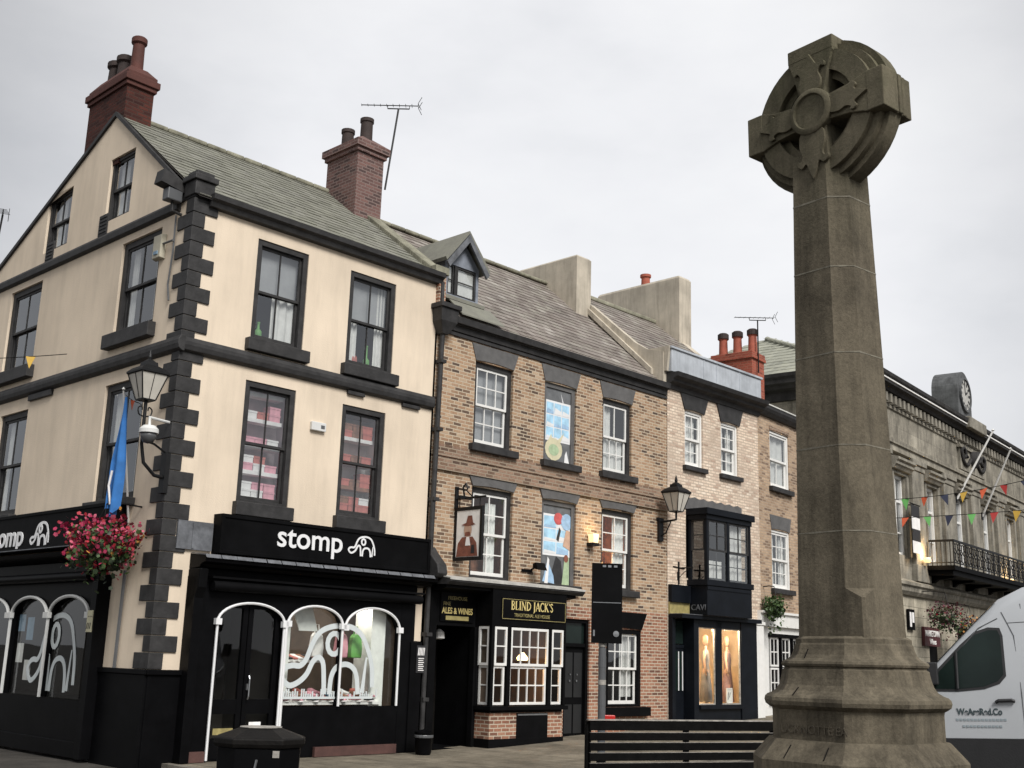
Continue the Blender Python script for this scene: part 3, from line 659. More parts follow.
m = MB(shop, xs_); m.box(-1.68, -1.5, -.256, -.241, 2.05, 2.4); m.build('notice', 'paint_cream', sso)
m = MB(shop, xs_)
for k in range(6): m.ribbon([(-1.66+.026*k, 2.1+.2*(k % 2)), (-1.64+.026*k, 2.2+.1*(k % 2))], .018, -.26)
m.build('notice_print', 'paint_black', sso)
m = MB(shop, xs_)
for a, z, h in ((-4.62, 1.5, .34), (-4.3, 1.9, .4), (-4.25, 1.2, .35), (-4.66, 2.05, .3)): m = MB(shop, xs_); m.box(a, a+.26, -.07, -.064, z, z+h); m.build('poster', 'goods_blue' if z > 1.8 else 'goods_white', sso)
m = MB(shop); m.box(-.02, .2, -.215, -.201, 1.52, 2.02); po = m.build('poster', 'paint_black', sfo)
m = MB(shop)
for k in range(5): m.ribbon([(.01+.035*k, 1.84), (.025+.035*k, 1.98)], .018, -.222)
for k in range(7): m.box(.02, .16-.02*(k % 2), -.222, -.216, 1.56+.036*k, 1.575+.036*k)
m.build('poster_print', 'goods_white', po)
for pts, r in (([(-.54, -.03, 9.15), (-.52, -.03, 8.5), (-.58, -.03, 7.9), (-.5, -.03, 7.6)], .018), ([(-1.0, -.05, 8.70), (-.5, -.06, 8.68)], .02), ([(-.98, -.04, 3.05), (-1.0, -.04, 1.5)], .03)):
    m = MB(shop, xs_); m.tube(pts, r, 6); m.build('cable', 'plastic_grey')

# goods in the shop windows
def shoe(u, y, z, rot, mat, group, label):
    o = local('shoe', label, 'shoe', FO, u, y, z, group, rot)
    m = MB(o); S_ = []
    for x, wd, h in ((-.13, .028, .085), (-.10, .038, .10), (-.04, .038, .10), (.02, .04, .07), (.08, .044, .05), (.13, .03, .035)):
        S_.append([(x, wd*cos(2*pi*k/8), .022+h*.5+h*.5*sin(2*pi*k/8)) for k in range(8)])
    m.rings(S_); m.build('upper', mat, smooth=True)
    m = MB(o); m.rings([[(x, wd, z_), (x, -wd, z_)][::1]+[(x+.001, -wd, z_+.02), (x+.001, wd, z_+.02)] for x, wd, z_ in ((-.14, .03, 0), (0, .04, 0), (.09, .048, 0), (.145, .03, .006))]); m.build('sole', 'goods_white')
cols = ['goods_pink', 'goods_brown', 'goods_white', 'goods_pink', 'goods_brown', 'goods_red', 'paint_black', 'goods_pink', 'goods_pink', 'goods_red', 'goods_blue', 'goods_white']
for k in range(20): shoe(-2.86+k*.105, .02+.10*(k % 3), 1.0+.05*(k % 3), random.uniform(-80, -20), cols[k % 12], 'shoes along the window floor', 'small shoe set out on the window floor beneath the big white elephant outline')
for k in range(9): shoe(-2.86+k*.115, .3, 1.68, random.uniform(-70, -30), ['goods_white', 'goods_brown', 'paint_black', 'goods_red'][k % 4], 'shoes on the window shelf', 'shoe on the narrow shelf behind the elephant outline')
def garment(u, mat, label):
    o = local('hanging_bag', label, 'bag', FO, u, .14, 2.02)
    m = MB(o); m.rings([[(x*sx, y*.06, z) for x, y in ((-1, -1), (1, -1), (1, 1), (-1, 1))] for z, sx in ((-.26, .12), (-.1, .13), (.1, .10), (.16, .05))]); m.build('body', mat, bevel=.02)
    m = MB(o); m.tube([(-.05, 0, .15), (-.03, 0, .3), (.03, 0, .3), (.05, 0, .15)], .01, 6); m.build('strap', mat)
garment(-1.55, 'goods_pink', 'pink bag hanging high in the shoe shop window'); garment(-1.22, 'goods_green', 'bright green bag hanging in the shoe shop window')
garment(-2.1, 'goods_white', 'pale bag hanging left of the pink one in the shoe shop window')
def shoe_box(u, y, z, wd, mat, group, label, h=.13):
    o = local('shoe_box', label, 'box', FO, u, y, z, group, random.uniform(-4, 4))
    m = MB(o); m.box(-wd/2, wd/2, -.1, .1, 0, h-.035); m.build('body', mat)
    m = MB(o); m.box(-wd/2-.006, wd/2+.006, -.106, .106, h-.035, h); m.build('lid', mat)
for wi, (ua, ub, z0, g, lab) in enumerate(((-3.93, -3.20, 4.42, 'boxes in the left stock window', 'shoe box stacked behind the left one of the two windows above the shop sign'), (-1.80, -1.10, 4.42, 'boxes in the right stock window', 'shoe box stacked behind the window over the end of the shop sign'))):
    pal = ['goods_pink', 'goods_pink', 'goods_white', 'goods_red'] if wi == 0 else ['goods_red', 'goods_brown', 'goods_brown', 'goods_white', 'goods_red']
    for r in range(4):
        for c in range(3):
            n = random.choice((1, 2, 2)) if r != 2 else 1
            for k in range(n): shoe_box(ua+.13+c*.245, .30, z0+r*.46+k*.131, .23, random.choice(pal), g, lab)
    for r in range(5):
        m = MB(shop); m.box(ua-.05, ub+.05, .19, .41, z0+r*.46-.07, z0+r*.46-.001); m.build('stock_shelf', 'goods_white' if (r == 3 or wi == 0) else 'goods_brown')
def bottle(u, z, mat, label, h=.28):
    o = local('vase', label, 'vase', FO, u, .24, z); m = MB(o); m.lathe([(.05, 0), (.07, .05), (.065, .14), (.025, .19), (.022, h)], n=10); m.build('body', mat, smooth='auto')
    m = MB(o); m.lathe([(.028, h), (.03, h+.03), (.0, h+.03)], n=10); m.build('stopper', mat)
bottle(-3.78, 7.24, 'goods_green', 'small green vase on the sill inside the left top window of the cream shop')
bottle(-1.6, 7.22, 'goods_red', 'red vase on the sill inside the right top window of the cream shop', .2); bottle(-1.3, 7.22, 'goods_green', 'green vase beside a red one inside the right top window of the cream shop', .4)

# ================================================================== THE PUB
pub = thing('pub', 'brown brick pub with painted blind windows, a black bow front and a small slate dormer', 'building', FO, 4.2, 3.6, 0)
PW = [(1.43, 2.58, 6.12, 7.9), (3.60, 4.68, 6.10, 7.88), (5.64, 6.74, 6.12, 7.88), (1.46, 2.68, 3.40, 5.25), (3.60, 4.74, 3.42, 5.24), (5.64, 6.82, 3.44, 5.26)]
EN = (.60, 4.0, 0.0, 3.22)
m = MB(pub); wall_grid(m, .3, 8.17, 3.0, 8.5, PW+[(.6, 4.0, 3.0, 3.1)], reveal=.14)
m.face([(8.17, 0, 0), (8.17, 7.5, 0), (8.17, 7.5, 8.5), (8.17, 0, 8.5)]); m.face([(.3, 7.5, 0), (8.17, 7.5, 0), (8.17, 7.5, 8.5), (.3, 7.5, 8.5)])
m.face([(8.17, 0, 8.5), (8.17, 7.5, 8.5), (8.17, 3.6, 11.85)]); wl = m.build('wall', 'pub_brick')
m = MB(pub); wall_grid(m, 4.0, 8.17, .0, 3.0, [(4.42, 5.28, 0, 2.72), (5.86, 7.14, .84, 2.56)], reveal=.14); m.build('lower_wall', 'pub_brick_red')
m = MB(pub); m.box(.36, 8.15, -.03, .02, 5.52, 5.98); m.box(.36, 8.15, -.06, .02, 5.46, 5.53); m.box(.36, 8.15, -.055, .02, 5.74, 5.79)
m.build('string_course', 'band_brick')
m = MB(pub); prof = [(.02, 8.36), (-.06, 8.38), (-.08, 8.5), (-.17, 8.53), (-.19, 8.66), (.02, 8.66)]; m.prism(prof, .5, 8.1, 0)
m.box(.4, 8.15, -.035, .0, 8.29, 8.36)
m.build('gutter', 'charcoal_paint')
RS = (11.88-8.55)/3.6
rf = slates(pub, 'roof', 'brown_slate', .42, 8.05, -.12, 8.55, 3.6, 11.88, .28, .2, .014)
slates(pub, 'rear_roof', 'brown_slate', .3, 8.1, 7.6, 8.4, 3.6, 11.87, .4, .35, .014)
m = MB(pub); m.face([(.3, -.14, 8.50), (8.17, -.14, 8.50), (8.17, 3.6, 11.85), (.3, 3.6, 11.85)]); m.face([(.3, 7.6, 8.35), (8.17, 7.6, 8.35), (8.17, 3.6, 11.84), (.3, 3.6, 11.84)])
m.build('roof_boarding', 'room_dark', rf)
m = MB(pub)
for k in range(17): m.box(.45+k*.45, .89+k*.45, 3.46, 3.74, 11.85+.004*(k % 2), 11.94)
m.build('ridge_tiles', 'coping_stone', rf, bevel=.03)
# rendered chimney slab over the party wall with b3, and the raised stepped verge in front of it
m = MB(pub); m.rings([[(7.42, 2.42, z0), (8.02, 2.42, z0), (8.02, 4.6, z0), (7.42, 4.6, z0)] for z0 in (10.2, 12.45)]+[[(7.46, 2.46, 12.5), (7.98, 2.46, 12.5), (7.98, 4.56, 12.5), (7.46, 4.56, 12.5)]]); m.build('chimney', 'old_render')
m = MB(pub); m.prism([(-.02, 8.5), (2.4, 10.75), (2.4, 11.2), (.9, 9.9), (.5, 9.65), (-.02, 9.5)], 8.0, 8.17, 0); m.prism([(.3, 8.95), (2.5, 11.0), (2.5, 11.16), (.3, 9.1)], 7.9, 8.05, 0); m.build('verge', 'old_render', rf)
# dormer
DX0, DX1, DY, DZ0, DZ1, DZ2 = 1.0, 2.02, .62, 9.32, 10.16, 10.84
dm = MB(pub); xm = (DX0+DX1)/2
wall_grid(dm, DX0, DX1, DZ0, DZ1, [(1.09, 1.95, 9.42, 10.1)], b=DY, reveal=.06); dm.face([(DX0, DY, DZ1), (DX1, DY, DZ1), (xm, DY, DZ2-.12)])
for x in (DX0, DX1): dm.face([(x, DY, DZ0-.3), (x, DY, DZ1), (x, DY+1.3, DZ1)])
do = dm.build('dormer', 'dormer_lead')
m = MB(pub)
for s in (-1, 1):
    e = (xm+s*.64, DZ1-.09); a = (xm, DZ2); nx, nz = (.07*s, .07)
    m.prism([e, a, (a[0], a[1]+.07), (e[0]+nx*.5, e[1]+nz)], DY-.2, DY+2.0, 1)
m.build('dormer_roof', 'mossy_slate', do)
m = MB(pub)
for s in (-1, 1):
    m.prism([(xm+s*.64, DZ1-.12), (xm, DZ2-.02), (xm, DZ2-.2), (xm+s*.56, DZ1-.22)], DY-.22, DY-.17, 1)
m.build('bargeboard', 'grey_lead', do)
m = MB(pub); m.box(1.09, 1.95, DY+.07, DY+.09, 9.42, 10.1); m.build('blind', 'curtain', do)
m = MB(pub); bars(m, 1.10, 1.28, 9.43, 10.09, DY+.02, .03, .02, 1, 2); bars(m, 1.30, 1.36, 9.43, 10.09, DY+.0, .03, .02, 1, 1); bars(m, 1.38, 1.94, 9.43, 10.09, DY+.02, .035, .02, 1, 2); m.build('casement', 'charcoal_paint', do)
m = MB(pub); m.face([(1.1, DY+.045, 9.43), (1.94, DY+.045, 9.43), (1.94, DY+.045, 10.09), (1.1, DY+.045, 10.09)]); m.build('pane', 'glass_old', do)
m = MB(pub); m.box(DX0-.08, DX1+.08, DY-.14, DY+.02, 9.26, 9.34); m.prism([(DY-.55, 8.83), (DY-.1, 9.25), (DY-.1, 9.28), (DY-.55, 8.86)], DX0+.05, DX1+.3, 0); m.build('dormer_sill', 'mossy_slate', do)
# windows
for k in (0, 2, 3, 5):
    a0, a1, z0, z1 = PW[k]
    if k == 0: cfg = dict(up=(3, 2), lo=(3, 2), curtain=None, blind=('blind_grey', .98))
    elif k == 2: cfg = dict(up=(2, 1), lo=(3, 2), curtain=('curtain', [(0, 1, 0, .52), (0, .48, .5, 1)]))
    elif k == 3: cfg = dict(up=(2, 2), lo=(2, 2), curtain=('curtain', [(.5, .8, 0, .9)]), room='goods_brown', depth=.45)
    else: cfg = dict(up=(2, 2), lo=(2, 2), curtain=('curtain', [(.55, 1, 0, 1)]), room='goods_brown')
    wn = sash_window(pub, None, a0, a1, z0, z1, frame='charcoal_paint', sash='white_paint', fw=.105, b0=.06, sill=(.12, .13, .15) if k != 3 else None, glass='glass_old' if k < 3 else 'glass', bar=.024, rail=.05, **cfg)
for k, (a0, a1, z0, z1) in enumerate(PW): lintel(pub, None, a0, a1, z1+.005, (8.26 if k < 3 else 5.52), .13, 'grey_paint', .02 if k < 3 else .035)
# warm lamps inside the first floor room
for u in (6.0,):
    l = D.lights.new('table_lamp_light', 'POINT'); l.energy = 14; l.color = (1, .55, .2); l.shadow_soft_size = .12
    o = D.objects.new('table_lamp_light', l); C.objects.link(o); o.location = w(FO, u+.05, .52, 4.05)
lm = local('table_lamp', 'lit orange table lamp inside the right first floor window of the brick pub', 'lamp', FO, 6.02, .42, 3.55)
m = MB(lm); m.lathe([(.08, 0), (.03, .03), (.02, .3)], n=10); m.build('base', 'paint_brown'); m = MB(lm); m.lathe([(.17, .22), (.12, .52)], n=14); m.build('lamp_shade', 'bulb_soft')
# painted boards in the two blocked openings
def board(k, fn, label):
    a0, a1, z0, z1 = PW[k]; m = MB(pub); m.box(a0+.002, a1-.002, .07, .1, z0+.002, z1-.002)
    b = m.build('painted_window', 'paint_grey', label=label)
    m = MB(pub); 
    for q in ((a0, a0+.1, z0, z1), (a1-.12, a1, z0, z1)): m.box(q[0]+.002, q[1]-.002, .04, .1, q[2], q[3]-.1)
    m.box(a0+.002, a1-.002, .04, .1, z1-.1, z1-.002); m.build('frame', 'grey_paint', b)
    ax_ = lambda p: (a0+.1+(a1-a0-.22)*p[0], z0+.02+(z1-z0-.14)*p[1])
    def P(pts, mat, lift=1, name='painting'): m = MB(pub); m.poly([ax_(p) for p in pts], .0695-.002*lift, .001); m.build(name, mat, b)
    fn(P, b, ax_)
    m = MB(pub); m.box(a0-.1, a1+.1, -.13, .04, z0-.15, z0-.002); m.build('sill', 'charcoal_paint', b, bevel=.012)
circ = lambda cx, cz, rx, rz, n=14, a0=0, a1=360: [(cx+rx*cos(R(a0+(a1-a0)*i/n)), cz+rz*sin(R(a0+(a1-a0)*i/n))) for i in range(n)]
def sky_panes(P, zb, zt, nx, nz, b, ax_, seed):
    rnd = random.Random(seed)
    for i in range(nx):
        for j in range(nz):
            x0, x1 = .04+.92*i/nx+.015, .04+.92*(i+1)/nx-.015; y0, y1 = zb+(zt-zb)*j/nz+.008, zb+(zt-zb)*(j+1)/nz-.008
            P([(x0, y0), (x1, y0), (x1, y1), (x0, y1)], 'paint_sky', 2); d = rnd.uniform(.2, .6)
            P([(x0, y0), (x1, y0), (x1, y0+(y1-y0)*d*.6), (x0+.03, y0+(y1-y0)*d)], 'paint_pale_blue' if rnd.random() < .4 else 'pennant_white', 3)
def paint_top(P, b, ax_):
    P([(0, .28), (1, .28), (1, .84), (0, .84)], 'sign_white', 1); sky_panes(P, .30, .82, 3, 3, b, ax_, 3)
    P([(.72, .84), (.6, .98), (.68, .84)], 'sign_white', 2); P(circ(.36, .17, .34, .155), 'paint_cream', 4); P(circ(.36, .16, .2, .08), 'paint_green', 5)
    P([(.05, .2), (.25, .38), (.3, .28)], 'paint_cream', 5); P([(.5, .3), (.75, .42), (.6, .26)], 'paint_cream', 6); P([(.78, 0), (.98, 0), (.9, .12), (.86, .18), (.8, .12)], 'sign_white', 4)
def paint_low(P, b, ax_):
    P([(0, .36), (1, .36), (1, .90), (0, .90)], 'sign_white', 1); sky_panes(P, .38, .88, 2, 3, b, ax_, 8)
    P([(.0, .0), (1, 0), (1, .34), (.0, .34)], 'paint_grey', 2); P(circ(.56, .85, .16, .08), 'paint_red', 5); P(circ(.86, .82, .2, .11), 'paint_pale_blue', 6)
    P([(.5, .58), (.6, .74), (.66, .7), (.58, .55)], 'paint_black', 6); P([(.74, .5), (1, .45), (1, .7), (.85, .72)], 'paint_skin', 5)
    P([(.25, .0), (.5, .36), (.68, .3), (.78, .0)], 'paint_black', 6); P([(.03, .02), (.2, .3), (.42, .1), (.45, 0)], 'paint_pale_blue', 7); P([(.1, .0), (.2, .34), (.26, .3), (.22, 0)], 'sign_white', 8)
    P([(.72, 0), (.8, .32), (.97, .36), (.98, 0)], 'paint_green', 7); P(circ(.86, .34, .08, .05), 'paint_brown', 8)
board(1, paint_top, 'blind opening painted as a window with blue panes and a pale rounded shape'); board(4, paint_low, 'blind opening painted as a window with blue panes and dark and pale figures')
# ground floor window right of the door
sash_window(pub, None, 5.86, 7.14, .84, 2.56, frame='black_paint', sash='white_paint', fw=.1, b0=.03, up=(4, 2), lo=(4, 2), sill=(.22, .14, .2), sillmat='black_paint', bar=.024, rail=.05, curtain=('curtain', [(.55, .95, .1, 1)]), proud=.02)
lintel(pub, None, 5.86, 7.14, 2.565, 2.95, .2, 'black_paint', .03)
# door
m = MB(pub); m.box(4.42, 4.5, .04, .2, 0, 2.72); m.box(5.2, 5.28, .04, .2, 0, 2.72); m.box(4.5, 5.2, .04, .2, 2.64, 2.72); m.box(4.5, 5.2, .06, .2, 2.12, 2.2); m.box(4.5, 5.2, .12, .16, .1, 2.12); m.box(4.4, 5.3, -.06, .2, 0, .13)
d_ = m.build('door', 'black_paint', bevel=.006)
m = MB(pub); m.box(4.5, 5.2, .11, .13, 2.2, 2.64); m.build('fanlight', 'van_glass', d_)
m = MB(pub)
for q in ((4.56, 4.83, .3, .9), (4.88, 5.15, .3, .9), (4.56, 4.83, 1.05, 2.0), (4.88, 5.15, 1.05, 2.0)): m.box(q[0], q[1], .105, .121, q[2], q[3])
m.build('door_panel', 'door_panel_grey', d_)
m = MB(pub)
for x in (4.72, 4.95): m.lathe([(.022, 0), (.022, .04)], (x, .09, 1.38), 8); m.lathe([(.015, 0), (.015, .03)], (x+.02, .09, 1.52), 8)
m.build('knocker', 'steel', d_)
# black bow front: canopy, fascia boards, square bay, recessed doorway
m = MB(pub); m.box(.42, .6, -.06, .3, .06, 3.1); m.box(.6, 1.66, -.06, .02, 2.42, 3.18); m.box(1.58, 1.66, -.12, .02, .08, 2.42); m.box(3.84, 4.0, -.1, .1, .0, 3.15)
m.box(1.64, 3.86, -.54, -.0, 2.46, 3.18); m.box(1.60, 3.9, -.60, -.0, .84, .92); m.box(1.68, 3.82, -.5, .0, .78, .86)
m.box(1.64, 1.72, -.54, -.46, .92, 2.46); m.box(2.1, 2.2, -.54, -.46, .92, 2.46); m.box(3.32, 3.42, -.54, -.46, .92, 2.46); m.box(3.80, 3.86, -.54, -.46, .92, 2.46); m.box(1.64, 1.71, -.14, .0, .92, 2.46); m.box(3.8, 3.86, -.46, .0, .92, 2.46)
m.box(1.655, 3.845, -.525, .0, .05, .30); m.box(2.44, 3.36, -.522, -.4, .28, .78)
bay = m.build('bar_front', 'black_paint', bevel=.006)
m = MB(pub); m.box(2.46, 3.34, -.53, -.52, .735, .765); m.build('hatch_edge', 'steel', bay)
m = MB(pub); m.box(1.68, 3.82, -.505, .0, .3, .79); m.build('brick_base', 'pub_brick_red', bay)
m = MB(pub); m.prism([(.0, 3.2), (-.56, 3.18), (-.62, 3.24), (-.62, 3.29), (-.0, 3.38)], .36, 4.36, 0); m.build('canopy', 'charcoal_paint', bay)
m = MB(pub)
for k in range(8): m.prism([(-.02, 3.383), (-.625, 3.293), (-.64, 3.27), (-.64, 3.31), (-.02, 3.40)], .36+k*.5, .36+k*.5+.495, 0)
m.build('lead_flashing', 'pale_lead', bay)
m = MB(pub); m.prism([(.0, 3.05), (-.5, 3.12), (-.5, 3.22), (.0, 3.22)], .40, 4.2, 0); m.build('canopy_soffit', 'black_paint', bay)
def bay_sash(x0, x1, z0, z1, b, nx, ny1, xf=None):
    m = MB(pub, xf); zm = (z0+z1)/2+.0; bars(m, x0, x1, zm, z1, b, .05, .025, nx, ny1, .04); bars(m, x0-.0, x1-.02, z0, zm, b+.035, .05, .025, nx, ny1, .04); wn = m.build('window', 'white_paint', bay)
    m = MB(pub, xf); m.face([(x0, b+.02, zm), (x1, b+.02, zm), (x1, b+.02, z1), (x0, b+.02, z1)]); m.face([(x0, b+.057, z0), (x1, b+.057, z0), (x1, b+.057, zm+.01), (x0, b+.057, zm+.01)]); m.build('pane', 'glass', bay)
bay_sash(2.2, 3.32, .94, 2.44, -.53, 4, 2); bay_sash(1.74, 2.09, .94, 2.44, -.53, 1, 2); bay_sash(3.43, 3.79, .94, 2.44, -.53, 1, 2)
xl = lambda p: (1.68+p[1], -p[0], p[2]); bay_sash(.16, .45, .94, 2.44, -.03, 1, 2, xl)
interior(pub, None, bay, 1.7, 3.82, -.44, 2.2, .9, 2.46, 'room_warm', 'bar_room')
m = MB(pub); m.box(1.9, 2.02, -.2, -.1, .95, 1.5); m.build('window_card', 'goods_green', bay)
m = MB(pub); m.box(1.88, 3.83, -.552, -.541, 2.58, 3.02); sb = m.build('sign_board', 'black_gloss', bay)
m = MB(pub)
for q in ((1.9, 3.81, 2.99, 3.0), (1.9, 3.81, 2.6, 2.61), (1.9, 1.91, 2.6, 3.0), (3.8, 3.81, 2.6, 3.0)): m.box(q[0], q[1], -.556, -.552, q[2], q[3])
m.build('gold_line', 'dull_gold', bay)
# serif capitals drawn stroke by stroke
def serif(parent, root, word, a, z, h, b, mat, tk=.17, tn=.07):
    m = MB(root); x = a
    def st(p, q, t=tk): m.ribbon([(x+p[0]*h, z+p[1]*h), (x+q[0]*h, z+q[1]*h)], t*h, b)
    def sf_(cx, cz, wd=.3): m.ribbon([(x+(cx-wd/2)*h, z+cz*h), (x+(cx+wd/2)*h, z+cz*h)], .045*h, b-.001)
    def cv(P, t): m.ribbon([(x+p*h, z+q*h) for p, q in P], t*h, b-.0005)
    for c in word:
        wd = .3
        if c == 'B': st((.14, 0), (.14, 1)); cv(arc(.2, .76, .3, .22, 90, -90, 8), .1); cv(arc(.2, .27, .36, .25, 90, -90, 8), .1); sf_(.14, .02); sf_(.14, .98); wd = .68
        elif c == 'L': st((.14, 0), (.14, 1)); sf_(.14, .98); cv([(.1, .03), (.55, .03), (.57, .22)], .06); wd = .66
        elif c == 'I': st((.14, 0), (.14, 1)); sf_(.14, .02); sf_(.14, .98); wd = .36
        elif c == 'N': st((.12, 0), (.12, 1), tn); st((.12, 1), (.68, 0)); st((.68, 0), (.68, 1), tn); sf_(.1, .02); sf_(.1, .98); sf_(.68, .98); wd = .86
        elif c == 'D': st((.14, 0), (.14, 1)); cv(arc(.16, .5, .54, .47, 90, -90, 12), .12); sf_(.14, .02); sf_(.14, .98); wd = .84
        elif c == 'J': st((.24, -.12), (.24, 1)); sf_(.24, .98); cv([(.24, -.1), (.18, -.2), (.04, -.22)], .08); wd = .46
        elif c == 'A': st((.04, 0), (.36, 1), tn); st((.36, 1), (.66, 0)); st((.15, .33), (.55, .33), tn); sf_(.04, .02, .24); sf_(.66, .02, .28); wd = .76
        elif c == 'C': cv(arc(.42, .5, .36, .47, 50, 310, 14), .13); st((.66, .75), (.66, .95), .05); wd = .76
        elif c == 'K': st((.14, 0), (.14, 1)); st((.16, .45), (.6, 1), tn); st((.28, .56), (.66, 0)); sf_(.14, .02); sf_(.14, .98); sf_(.6, .98, .22); sf_(.68, .02, .26); wd = .78
        elif c == "'": st((.1, .75), (.12, 1), .1); wd = .2
        elif c == 'S': cv(spline([(.46, .82), (.3, .97), (.12, .82), (.2, .6), (.4, .42), (.46, .2), (.28, .03), (.08, .2)], 4), .12); wd = .56
        x += wd*h
    return m.build('lettering', mat, parent)
serif(bay, pub, "BLIND JACK'S", 2.15, 2.79, .175, -.558, 'gold_paint')
text(pub, bay, 'TRADITIONAL ALE HOUSE', .098, (2.24, -.557, 2.655), 'dull_gold', sx=.92, extr=.003)
m = MB(pub); m.box(.66, 1.56, -.085, -.061, 2.5, 3.1); m.build('sign_board', 'black_gloss', bay)
text(pub, bay, 'FREEHOUSE', .10, (.84, -.088, 2.92), 'dull_gold', extr=.003); text(pub, bay, 'FINE', .1, (.72, -.088, 2.81), 'dull_gold', extr=.003)
text(pub, bay, 'ALES & WINES', .165, (.69, -.088, 2.655), 'gold_paint', off=.003, sx=.80, extr=.003); m = MB(pub); m.box(.80, 1.42, -.092, -.086, 2.53, 2.61); m.build('gold_line', 'dull_gold', bay)
m = MB(pub); m.box(.6, 1.62, 1.0, 1.06, .08, 2.42); m.box(.62, .7, .9, 1.02, .1, 2.4); m.box(1.06, 1.13, .9, 1.02, .1, 2.4)
m.build('inner_door', 'wood_dark', bay); m = MB(pub)
for x in (.74, 1.0, 1.3): m.box(x, x+.12, .97, .99, 1.15, 2.05)
m.build('door_glass', 'room_warm', bay)
m = MB(pub); m.face([(.6, .02, .05), (.6, 1.06, .05), (.6, 1.06, 2.6), (.6, .02, 2.6)]); m.face([(1.62, .0, .05), (1.62, 1.06, .05), (1.62, 1.06, 2.6), (1.62, .0, 2.6)]); m.face([(.6, -.04, 2.43), (1.62, -.04, 2.43), (1.62, 1.06, 2.43), (.6, 1.06, 2.43)]); m.face([(.6, -.1, .12), (1.62, -.1, .12), (1.62, 1.06, .12), (.6, 1.06, .12)])
m.build('doorway_lining', 'black_paint', bay)
m = MB(pub); m.lathe([(.05, 0), (.12, .02), (.1, .14), (.03, .2)], (1.0, .3, 2.16), 10); m.build('porch_lamp', 'curtain', bay)
bl = local('pendant_lamp', 'lit orange lamp hanging inside the bow window of the pub', 'lamp', FO, 2.98, -.12, 1.80)
m = MB(bl); m.lathe([(.10, 0), (.12, .05), (.03, .16)], n=14); m.build('lamp_shade', 'bulb_warm'); m = MB(bl); m.tube([(0, 0, .14), (0, 0, .62)], .008, 6); m.build('flex', 'black_paint')
l = D.lights.new('bar_light', 'POINT'); l.energy = 7; l.color = (1, .5, .2); l.shadow_soft_size = .08; o = D.objects.new('bar_light', l); C.objects.link(o); o.location = w(FO, 2.98, -.12, 1.72)

# ================================================================== PALE BRICK DRESS SHOP
b3 = thing('dress_shop', 'pale brick shop with a dark oriel window, a lead parapet and a lit shop window', 'building', FO, 10.3, 3.6, .3)
BW = [(8.92, 9.72, 6.72, 8.16), (10.56, 11.38, 6.72, 8.12)]
m = MB(b3); wall_grid(m, 8.17, 12.38, 0, 8.75, BW+[(8.2, 11.7, 0, 2.9), (8.95, 11.1, 3.9, 5.6)], reveal=.1, b=-.01)
m.face([(12.38, 0, 0), (12.38, 6.5, 0), (12.38, 6.5, 8.9), (12.38, 0, 8.9)]); m.face([(8.17, 6.5, 0), (12.38, 6.5, 0), (12.38, 6.5, 8.9), (8.17, 6.5, 8.9)]); m.build('wall', 'pale_brick')
for k, (a0, a1, z0, z1) in enumerate(BW):
    sash_window(b3, None, a0, a1, z0, z1, frame='white_paint', sash='white_paint', fw=.07, b0=.03, up=(2, 2), lo=(2, 2), sill=(.1, .12, .12), bar=.025, rail=.06, curtain=('curtain', [(.05, .4, 0, 1), (.6, .95, 0, 1)] if k else [(.0, .9, 0, 1)]))
    lintel(b3, None, a0-.02, a1+.06, z1+.005, 8.63, .2, 'charcoal_paint', .04)
m = MB(b3); m.prism([(.05, 8.56), (-.06, 8.58), (-.1, 8.68), (-.22, 8.74), (-.24, 8.8), (-.36, 8.86), (-.4, 8.96), (.05, 8.99)], 8.12, 12.42, 0); m.build('cornice', 'charcoal_paint')
m = MB(b3); m.box(8.10, 12.30, -.2, .12, 8.99, 9.60); m.box(8.10, 8.22, .12, 1.1, 8.99, 9.58)
for x in (9.5, 10.1, 11.2): m.box(x, x+.03, -.215, -.19, 8.99, 9.6)
m.box(8.06, 12.34, -.24, .16, 9.58, 9.64); pr = m.build('parapet', 'lead', bevel=.008)
m = MB(b3); m.rings([[(8.02, -.18, 9.64), (8.24, -.18, 9.64), (8.24, .9, 9.64), (8.02, .9, 9.64)], [(8.02, -.1, 9.0), (8.12, -.1, 9.0), (8.12, .4, 9.0), (8.02, .4, 9.0)]]); m.build('parapet_end', 'old_render', pr)
rf = slates(b3, 'roof', 'brown_slate', 8.18, 12.2, .15, 9.25, 3.2, 11.75, .28, .22, .014)
m = MB(b3); m.face([(8.17, .1, 9.2), (12.38, .1, 9.2), (12.38, 3.2, 11.7), (8.17, 3.2, 11.7)]); m.face([(8.17, 6.5, 9.0), (12.38, 6.5, 9.0), (12.38, 3.2, 11.7), (8.17, 3.2, 11.7)]); m.build('roof_boarding', 'brown_slate', rf)
m = MB(b3); m.box(8.2, 12.2, 3.08, 3.34, 11.7, 11.82); m.build('ridge_tiles', 'coping_stone', rf, bevel=.03)
m = MB(b3); m.rings([[(11.86, 2.24, z0), (12.46, 2.24, z0), (12.46, 5.35, z0), (11.86, 5.35, z0)] for z0 in (9.6, 12.98)]+[[(11.9, 2.28, 13.05), (12.42, 2.28, 13.05), (12.42, 5.3, 13.05), (11.9, 5.3, 13.05)]]); cs = m.build('chimney', 'old_render')
m = MB(b3); m.lathe([(.14, 0), (.13, .3), (.17, .32), (.17, .40), (.1, .4)], (12.15, 3.7, 13.03), 12); m.build('chimney_pot', 'pot_red', cs, smooth='auto')
m = MB(b3); m.box(11.84, 12.48, 2.22, 2.34, 10.6, 10.7); m.prism([(.6, 9.45), (2.24, 10.7), (2.24, 11.0), (.6, 9.6)], 11.95, 12.3, 0); m.build('verge', 'old_render', cs)
